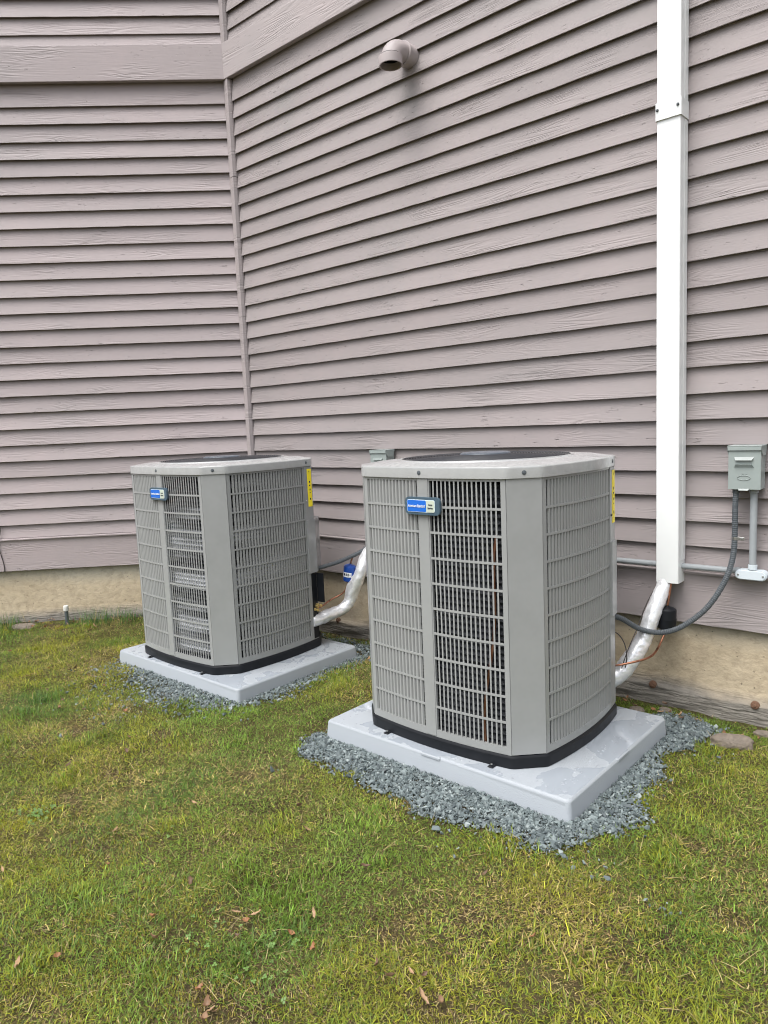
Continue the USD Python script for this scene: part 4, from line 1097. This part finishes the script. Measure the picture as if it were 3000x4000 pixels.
def gravel():
    rng = np.random.default_rng(3)
    pos = []
    for poly, dens, soft in ((G2, 30000, 0.04), (G1.buffer(-0.02), 17000, 0.10)):
        x0, y0, x1, y1 = poly.buffer(0.12).bounds
        n = int((x1 - x0) * (y1 - y0) * dens)
        p = np.c_[rng.uniform(x0, x1, n), rng.uniform(y0, y1, n)]
        p = p[~inside_pads(p[:, 0], p[:, 1], -0.004)]
        pts = shapely.points(p)
        d = shapely.distance(poly.exterior, pts); ins = shapely.contains(poly, pts)
        sd = np.where(ins, d, -d)
        wob = (meshkit.fbm(np.c_[p * 9, 0 * p[:, 0]], 3, 6) - 0.5) * 0.10
        keep = rng.random(len(p)) < 1 / (1 + np.exp(-(sd + wob - soft * 0.3) / (soft * 0.35)))
        pos.append(p[keep])
    extra = []
    for cx, cy, k, s in ((3.66, -1.53, 9, 0.018), (3.29, -1.50, 14, 0.07), (3.47, -1.42, 8, 0.06), (2.13, -1.58, 4, 0.03), (0.30, -1.45, 60, 0.10), (0.62, -1.58, 120, 0.14), (0.95, -1.60, 90, 0.12), (3.45, -0.5, 12, 0.09), (1.31, -1.73, 2, 0.02), (2.95, -1.64, 12, 0.08)):
        extra.append(np.c_[rng.normal(cx, s, k), rng.normal(cy, s, k)])
    e = np.vstack(extra); e = e[~inside_pads(e[:, 0], e[:, 1], 0.005)]
    p = np.vstack(pos + [e])
    z = ground_z(p[:, 0], p[:, 1])
    keep = (p[:, 1] < -0.05)
    p, z = p[keep], z[keep]
    n = len(p)
    # a bed close against the pads and lower outwards
    sc = rng.lognormal(0, 0.45, n) * 0.0049
    sc = np.clip(sc, 0.0024, 0.0155)
    z = z + 0.004 + rng.uniform(0, 0.011, n)
    pi = UsdGeom.PointInstancer.Define(stage, '/World/gravel')
    setd(pi.GetPrim(), label='blue grey crushed gravel spread round both equipment pads', category='gravel', kind='stuff')
    UsdGeom.Scope.Define(stage, '/World/gravel/stones')
    targets = []
    for k in range(9):
        q = rng.normal(size=(11, 3)); q /= np.linalg.norm(q, axis=1, keepdims=True)
        q *= np.array([1.25, 0.9, 0.62]) * rng.uniform(0.85, 1.1, (11, 1))
        m = usdkit.mesh(stage, f'/World/gravel/stones/chip_{k:03d}' if k else '/World/gravel/stones/chip', trimesh.convex.convex_hull(q), M[f'gravel{(0, 1, 2, 3, 1, 4, 5, 3, 2)[k]}'])
        targets.append(m.GetPath())
    pi.CreatePrototypesRel().SetTargets(targets)
    pi.CreateProtoIndicesAttr(Vt.IntArray.FromNumpy(rng.integers(0, 9, n).astype(np.int32)))
    pi.CreatePositionsAttr(Vt.Vec3fArray.FromNumpy(np.c_[p, z].astype(np.float32)))
    pi.CreateScalesAttr(Vt.Vec3fArray.FromNumpy(np.repeat(sc[:, None], 3, 1).astype(np.float32)))
    qs = rng.normal(size=(n, 4)); qs[:, 0] += 1.0; qs[:, 1:3] *= 0.6; qs /= np.linalg.norm(qs, axis=1, keepdims=True)
    pi.CreateOrientationsAttr(Vt.QuathArray([Gf.Quath(float(a), float(b), float(c_), float(d_)) for a, b, c_, d_ in qs]))
    return n


gravel()

# ------------------------------------------------------------------ lawn


def sdist(poly, p):
    pts = shapely.points(p)
    d = shapely.distance(poly.exterior, pts)
    return np.where(shapely.contains(poly, pts), d, -d)


def cover_here(p, rng, clear=0.012):
    """Where turf can grow: not on the pads, not in the house, thin on the gravel."""
    x, y = p[:, 0], p[:, 1]
    ok = ~inside_pads(x, y, 0.004) & (y < -clear) & ((x - y) * S2 > clear)
    f2, f3 = (meshkit.fbm(np.c_[p * 9, 0 * x], 3, 6) - 0.5) * 0.10, None
    g2, g1 = sdist(G2, p), sdist(G1, p)
    pr = 1 / (1 + np.exp((g2 + f2 * 1.3 - 0.005) / 0.016))
    pr1 = 1 / (1 + np.exp((g1 + f2 * 1.6 - 0.035) / 0.03))
    # turf behind the units, in the strip between the pads
    return ok & (rng.random(len(p)) < np.minimum(pr, pr1 + 0.03))


def patch(p, scale, seed, oct_=4):
    return meshkit.fbm(np.c_[p * scale, np.zeros(len(p)) + seed], oct_, seed)


BARE = [(2.72, -2.30, 0.13, 0.055), (3.12, -2.06, 0.05, 0.05), (3.80, -1.44, 0.07, 0.035), (1.55, -2.06, 0.09, 0.04), (1.62, -2.27, 0.10, 0.05), (1.0, -1.93, 0.08, 0.05), (1.36, -1.70, 0.07, 0.05), (2.9, -2.55, 0.12, 0.05), (3.25, -1.88, 0.05, 0.035), (3.62, -1.15, 0.06, 0.04), (2.02, -1.75, 0.06, 0.035), (-0.95, -1.16, 0.15, 0.05), (-0.35, -0.55, 0.2, 0.05), (3.35, -2.20, 0.08, 0.04), (3.55, -1.95, 0.1, 0.03)]


def bareness(p):
    b = np.zeros(len(p))
    for cx, cy, sx, sy in BARE:
        wob = (meshkit.fbm(np.c_[p * 14, 0 * p[:, 0] + cx], 3, 4) - 0.5) * 1.6
        b = np.maximum(b, np.clip(1.35 - np.hypot((p[:, 0] - cx) / sx, (p[:, 1] - cy) / sy) + wob, 0, 1))
    return b


def blades(p, length, width, lean, az, col, rng, curl=0.5, seg=3):
    """Bent tapering blades; returns vertices, faces and per-vertex colour."""
    n = len(p)
    z0 = ground_z(p[:, 0], p[:, 1]) - 0.004
    d = np.c_[np.cos(az), np.sin(az)]
    side = np.c_[-np.sin(az), np.cos(az)]
    twist = rng.uniform(-0.9, 0.9, n)
    V = np.zeros((n, 2 * seg + 1, 3))
    pos = np.c_[p, z0]
    ang = lean.copy()
    step = length / seg
    for k in range(seg + 1):
        w = width * (1 - (k / seg) ** 1.6) * 0.5
        tw = twist * k / seg
        sx = side * np.cos(tw)[:, None]
        off = np.c_[sx * w[:, None], np.sin(tw) * w * 0.8]
        if k < seg:
            V[:, 2 * k], V[:, 2 * k + 1] = pos - off, pos + off
        else:
            V[:, 2 * k] = pos
        pos = pos + np.c_[d * (np.sin(ang) * step)[:, None], np.cos(ang) * step]
        ang = np.minimum(ang + curl * rng.uniform(0.2, 1.2, n), 1.95)
    if seg > 1:
        V[:, 2:, 2] = np.maximum(V[:, 2:, 2], (z0 + 0.006)[:, None])
    b = np.arange(n)[:, None] * (2 * seg + 1)
    tri = []
    for k in range(seg - 1):
        tri += [(2 * k, 2 * k + 1, 2 * k + 3), (2 * k, 2 * k + 3, 2 * k + 2)]
    tri += [(2 * seg - 2, 2 * seg - 1, 2 * seg)]
    F = (b[:, :, None] + np.array(tri)[None]).reshape(-1, 3)
    C = np.repeat(col[:, None], 2 * seg + 1, 1)
    return V.reshape(-1, 3), F, C.reshape(-1, 3)


def lawn():
    rng = np.random.default_rng(11)
    # the ground the picture shows and a margin round it; thinner with distance
    area = Polygon([(-2.3, -2.3), (-0.1, -0.02), (4.6, -0.02), (4.9, -1.6), (4.2, -2.6), (3.2, -3.3), (1.0, -3.3), (-1.6, -2.9)])
    n = 640000
    x0, y0, x1, y1 = area.bounds
    p = np.c_[rng.uniform(x0, x1, n), rng.uniform(y0, y1, n)]
    p = p[shapely.contains(area, shapely.points(p))]
    dist = np.hypot(p[:, 0] - EYE[0], p[:, 1] - EYE[1])
    p = p[rng.random(len(p)) < np.clip(1.15 - 0.085 * dist, 0.5, 1)]
    p = p[cover_here(p, rng)]
    dens = patch(p, 5.0, 21)
    bare = bareness(p)
    near_wall = np.minimum(-p[:, 1], (p[:, 0] - p[:, 1]) * S2)
    keep = (rng.random(len(p)) < np.clip(0.62 + 1.6 * (dens - 0.33), 0.45, 1) * (1 - 0.93 * bare)) & (rng.random(len(p)) < np.clip(near_wall / 0.10 - 0.25, 0.10, 1))
    p, bare = p[keep], bare[keep]
    m = len(p)
    lush = patch(p, 2.6, 31); dry = patch(p, 3.4, 41); yel = patch(p, 2.1, 51); fine = patch(p, 16, 61, 2)
    tuft = np.clip((patch(p, 7.0, 71, 3) - 0.56) * 6, 0, 1)
    # short trodden turf with longer tufts
    L = rng.uniform(0.014, 0.034, m) * (0.75 + 0.7 * lush) * (1 + 0.40 * tuft)
    Wd = rng.uniform(0.0019, 0.0038, m) * (1 + 0.3 * tuft)
    az = patch(p, 3.0, 81) * 4 * PI + rng.normal(0, 2.0, m)
    lean = np.clip(rng.normal(0.98, 0.36, m) - 0.35 * tuft, 0.08, 1.5)
    # colour of each blade
    g = np.array([0.140, 0.225, 0.030]); dk = np.array([0.066, 0.130, 0.022]); yg = np.array([0.255, 0.262, 0.024]); st = np.array([0.440, 0.345, 0.140]); br = np.array([0.215, 0.140, 0.065]); gold = np.array([0.37, 0.30, 0.075])
    t = rng.random(m)
    col = g + (dk - g) * np.clip((lush - 0.42) * 3 + rng.normal(0, 0.35, m), 0, 1)[:, None]
    wy = np.clip((yel - 0.46) * 3.6 + rng.normal(0.08, 0.36, m), 0, 1)[:, None]
    col = col * (1 - wy) + yg * wy
    pd = np.clip(0.15 + (dry - 0.46) * 1.5 + 0.35 * bare, 0.04, 0.68)
    isd = rng.random(m) < pd
    mix = rng.random(m)[:, None]
    straw = np.where(mix < 0.42, st, np.where(mix < 0.74, gold, br))
    col[isd] = straw[isd]
    col *= np.exp(rng.normal(0, 0.28, (m, 1))) * (0.82 + 0.36 * fine)[:, None]
    lean[isd] = np.clip(lean[isd] + 0.45, 0.2, 1.55)
    v, f, c = blades(p, L, Wd, lean, az, col, rng, seg=2)
    obj('lawn_grass', (v, f), M['grass'], color=c, label='short patchy green and straw coloured turf in front of the house', cat='grass', kind='stuff')
    # the matted thatch between the standing blades: short flat shreds, green and brown
    nt = 420000
    q = np.c_[rng.uniform(x0, x1, nt), rng.uniform(y0, y1, nt)]
    q = q[shapely.contains(area, shapely.points(q))]; q = q[cover_here(q, rng)]
    bq = bareness(q)
    k = len(q)
    gq = patch(q, 3.0, 91)
    th = np.where(rng.random((k, 1)) < np.clip(0.62 + (gq - 0.48) * 1.5 - 0.8 * bq, 0.05, 0.9)[:, None], np.array([0.120, 0.185, 0.022]), np.where(rng.random((k, 1)) < 0.5, np.array([0.17, 0.115, 0.055]), np.array([0.33, 0.26, 0.12])))
    th = th * np.exp(rng.normal(0, 0.35, (k, 1)))
    v, f, c = blades(q, rng.uniform(0.008, 0.022, k), rng.uniform(0.0018, 0.0034, k), np.clip(rng.normal(1.2, 0.25, k), 0.5, 1.52), rng.uniform(0, 2 * PI, k), th, rng, curl=0.1, seg=1)
    v[:, 2] += 0.0035
    obj('lawn_thatch', (v, f), M['grass'], color=c, label='matted thatch of green and brown shreds under the turf', cat='grass', kind='stuff')
    # loose dead straw lying flat
    ns = 2600
    q = np.c_[rng.uniform(x0, x1, ns), rng.uniform(y0, y1, ns)]
    q = q[shapely.contains(area, shapely.points(q))]; q = q[cover_here(q, rng)]
    k = len(q)
    v, f, c = blades(q, rng.uniform(0.03, 0.085, k), rng.uniform(0.0014, 0.0026, k), np.full(k, 1.25) + rng.normal(0, 0.12, k), rng.uniform(0, 2 * PI, k), np.array([0.42, 0.33, 0.16]) * rng.uniform(0.6, 1.35, (k, 1)), rng, curl=0.15)
    v[:, 2] += 0.010
    obj('dead_straw', (v, f), M['grass'], color=c, label='loose pale dead grass straw lying on the turf', cat='straw', kind='stuff')


lawn()


def moss():
    rng = np.random.default_rng(17)
    spots = [(3.30, -0.13, 0.17, 0.05, 0), (3.48, -0.12, 0.14, 0.045, 0), (3.62, -0.16, 0.12, 0.05, 0), (3.05, -0.12, 0.12, 0.04, 0), (-1.20, -1.40, 0.14, 0.05, 1), (-0.88, -1.13, 0.10, 0.05, 1), (1.60, -2.45, 0.09, 0.06, 1), (1.72, -2.52, 0.10, 0.08, 2), (2.30, -2.45, 0.30, 0.14, 2), (2.60, -2.62, 0.35, 0.2, 2), (3.5, -1.6, 0.3, 0.12, 2), (3.40, -0.95, 0.12, 0.12, 2), (1.25, -2.15, 0.2, 0.08, 2), (3.3, -2.25, 0.25, 0.12, 2)]
    P, C = [], []
    for cx, cy, sx, sy, k in spots:
        n = int(52000 * sx * sy * 2.2) + 300
        q = np.c_[rng.normal(cx, sx, n), rng.normal(cy, sy, n)]
        w = patch(q, 11, 5)
        q = q[rng.random(n) < np.clip((w - 0.36) * 5, 0, 1)]
        base = [np.array([0.125, 0.185, 0.02]), np.array([0.30, 0.29, 0.018]), np.array([0.215, 0.205, 0.026])][k]
        P.append(q); C.append(base * rng.uniform(0.6, 1.35, (len(q), 1)))
    p, c = np.vstack(P), np.vstack(C)
    ok = ~inside_pads(p[:, 0], p[:, 1], 0.01) & (p[:, 1] < -0.006) & ((p[:, 0] - p[:, 1]) * S2 > 0.006) & (sdist(G2, p) < 0.02)
    p, c = p[ok], c[ok]
    m = len(p)
    v, f, col = blades(p, rng.uniform(0.007, 0.013, m), rng.uniform(0.0022, 0.004, m), rng.uniform(0, 0.8, m), rng.uniform(0, 2 * PI, m), c, rng, seg=2)
    v[:, 2] += 0.004
    obj('moss', (v, f), M['moss'], color=col, label='bright green and yellow moss in patches between turf and walls', cat='moss', kind='stuff')


moss()


def tufts():
    rng = np.random.default_rng(23)
    spec = [('tall green grass tuft at the far left foot of the foundation', -1.275, -1.375, 0.075, 260, 0.15),
            ('taller grass tuft on the foundation right of the capped pipe stub', -0.79, -0.925, 0.085, 280, 0.17),
            ('thin grass tuft on the foundation close to the farther unit', -0.62, -0.75, 0.06, 170, 0.14)]
    for lab, cx, cy, s, n, L in spec:
        p = np.c_[rng.normal(cx, s, n), rng.normal(cy, s, n)]
        dl = (p[:, 0] - p[:, 1]) * S2
        p = p[(dl > 0.02) & (dl < 0.22)]; n = len(p)
        g = np.array([0.06, 0.125, 0.03]) * rng.uniform(0.7, 1.5, (n, 1))
        st = rng.random(n) < 0.12; g[st] = np.array([0.35, 0.28, 0.12])
        v, f, c = blades(p, rng.uniform(0.5, 1.0, n) * L, rng.uniform(0.002, 0.0034, n), np.abs(rng.normal(0.2, 0.2, n)), rng.uniform(0, 2 * PI, n), g, rng, curl=0.32, seg=4)
        t = thing('grass_tuft', lab, 'grass tuft', (cx, cy, float(ground_z(cx, cy))))
        obj('blade_cluster', (v - np.array([cx, cy, float(ground_z(cx, cy))]), f), M['grass'], t, color=c)


tufts()


def clover():
    rng = np.random.default_rng(29)
    V, F, C, k = [], [], [], 0
    for cx, cy, s, n in ((2.86, -2.30, 0.05, 16), (2.70, -2.40, 0.05, 12), (1.62, -2.40, 0.07, 40), (2.98, -2.42, 0.05, 12), (2.2, -2.2, 0.08, 8)):
        for _ in range(n):
            x, y = rng.normal(cx, s), rng.normal(cy, s * 0.7)
            z = float(ground_z(x, y)) + rng.uniform(0.010, 0.022)
            col = np.array([0.13, 0.22, 0.06]) * rng.uniform(0.7, 1.4)
            r = rng.uniform(0.003, 0.0058); a0 = rng.uniform(0, 2 * PI); tilt = rng.normal(0, 0.35, 2)
            for q in range(3):
                a = a0 + q * 2 * PI / 3
                c0 = np.array([math.cos(a), math.sin(a)]) * r * 0.95
                th = np.arange(7) * 2 * PI / 7
                pts = np.c_[c0[0] + r * 0.8 * np.cos(th), c0[1] + r * 0.8 * np.sin(th)]
                zz = pts @ tilt
                V.append(np.c_[pts[:, 0] + x, pts[:, 1] + y, zz + z]); F.append(np.array([[0, i, i + 1] for i in range(1, 6)]) + k); C.append(np.repeat(col[None], 7, 0)); k += 7
    obj('clover', (np.vstack(V), np.vstack(F)), M['grass'], color=np.vstack(C), label='small round leaved clover in the turf near the bottom edge', cat='clover', kind='stuff')


clover()


# fallen leaves: one of each shape, then references
def leaf_mesh(L, W, curl, seed):
    rng = np.random.default_rng(seed)
    n, k = 9, 4
    s = np.linspace(0, 1, n)
    w = W / 2 * np.sin(PI * s ** 0.8) ** 0.8 + 0.0004
    V = []
    for a in range(n):
        for b in np.linspace(-1, 1, k):
            x = (s[a] - 0.5) * L
            y = w[a] * b * (1 + 0.18 * rng.normal())
            V.append((x, y, curl * (s[a] - 0.5) ** 2 * L * 2 + 0.55 * abs(b) ** 2 * w[a] + 0.0012 * rng.normal()))
    V = np.array(V)
    i, j = np.meshgrid(np.arange(n - 1), np.arange(k - 1), indexing='ij')
    F = np.stack([i * k + j, (i + 1) * k + j, (i + 1) * k + j + 1, i * k + j + 1], -1).reshape(-1, 4)
    V2 = V - (0, 0, 0.0007)
    return cat_([(V, F), (V2, F[:, ::-1])])


def leaves():
    rng = np.random.default_rng(37)
    shapes = [(0.036, 0.014, 0.5, 1), (0.028, 0.016, 0.9, 2), (0.042, 0.011, 0.3, 3), (0.024, 0.017, 0.6, 4)]
    protos = []
    for k, s in enumerate(shapes):
        path = f'/World/Looks/leaf_shape_{k:03d}' if k else '/World/Looks/leaf_shape'
        stage.CreateClassPrim(path)
        usdkit.mesh(stage, path + '/leaf_blade', leaf_mesh(*s), M[f'leaf{k}'], smooth=True)
        protos.append(path)

    def put(x, y, lab, grp, big=1.0):
        z = float(ground_z(x, y)) + rng.uniform(0.014, 0.026)
        path = numbered('/World/fallen_leaf')
        xf = UsdGeom.Xform.Define(stage, path)
        xf.AddTranslateOp().Set(Gf.Vec3d(float(x), float(y), z))
        xf.AddRotateXYZOp().Set(Gf.Vec3f(float(rng.normal(0, 22)), float(rng.normal(0, 22)), float(rng.uniform(0, 360))))
        s = float(rng.uniform(0.6, 1.1) * big); xf.AddScaleOp().Set(Gf.Vec3f(s, s, s))
        pr = xf.GetPrim(); pr.GetReferences().AddInternalReference(protos[int(rng.integers(0, 4))]); pr.SetInstanceable(True)
        setd(pr, label=lab, category='leaf', group=grp)

    lab1, g1 = 'small curled dry brown leaf lying loose on the lawn', 'dry leaves scattered over the lawn'
    area = Polygon([(-1.4, -1.7), (0.0, -1.3), (1.3, -1.75), (3.3, -1.7), (3.9, -1.2), (3.9, -1.7), (3.2, -2.5), (2.4, -2.9), (1.2, -2.3)])
    n = 0
    while n < 46:
        x, y = rng.uniform(-1.4, 4.0), rng.uniform(-2.9, -1.2)
        if area.contains(Point(x, y)) and not inside_pads(np.array(x), np.array(y), 0.05):
            put(x, y, lab1, g1); n += 1
    for cx, cy, s in ((2.74, -2.30, 0.06), (2.95, -2.56, 0.08), (3.3, -2.2, 0.06)):
        for _ in range(5):
            put(rng.normal(cx, s), rng.normal(cy, s * 0.6), lab1, g1)
    lab2, g2 = 'dry orange brown leaf in the litter along the foundation', 'dry leaves gathered along the foundation'
    for _ in range(34):
        t = rng.uniform(0.55, 1.75); o = abs(rng.normal(0.10, 0.06)) + 0.03
        q = DIR_L * t + OUT_L * o
        put(q[0], q[1], lab2, g2, 0.95)
    for _ in range(30):
        x = rng.uniform(1.15, 1.75) if rng.random() < 0.45 else rng.uniform(2.9, 3.65)
        put(x, -abs(rng.normal(0.11, 0.05)) - 0.03, lab2, g2, 0.95)
    for _ in range(14):
        put(rng.normal(1.58, 0.08), rng.normal(-0.34, 0.08), lab2, g2, 0.9)


leaves()
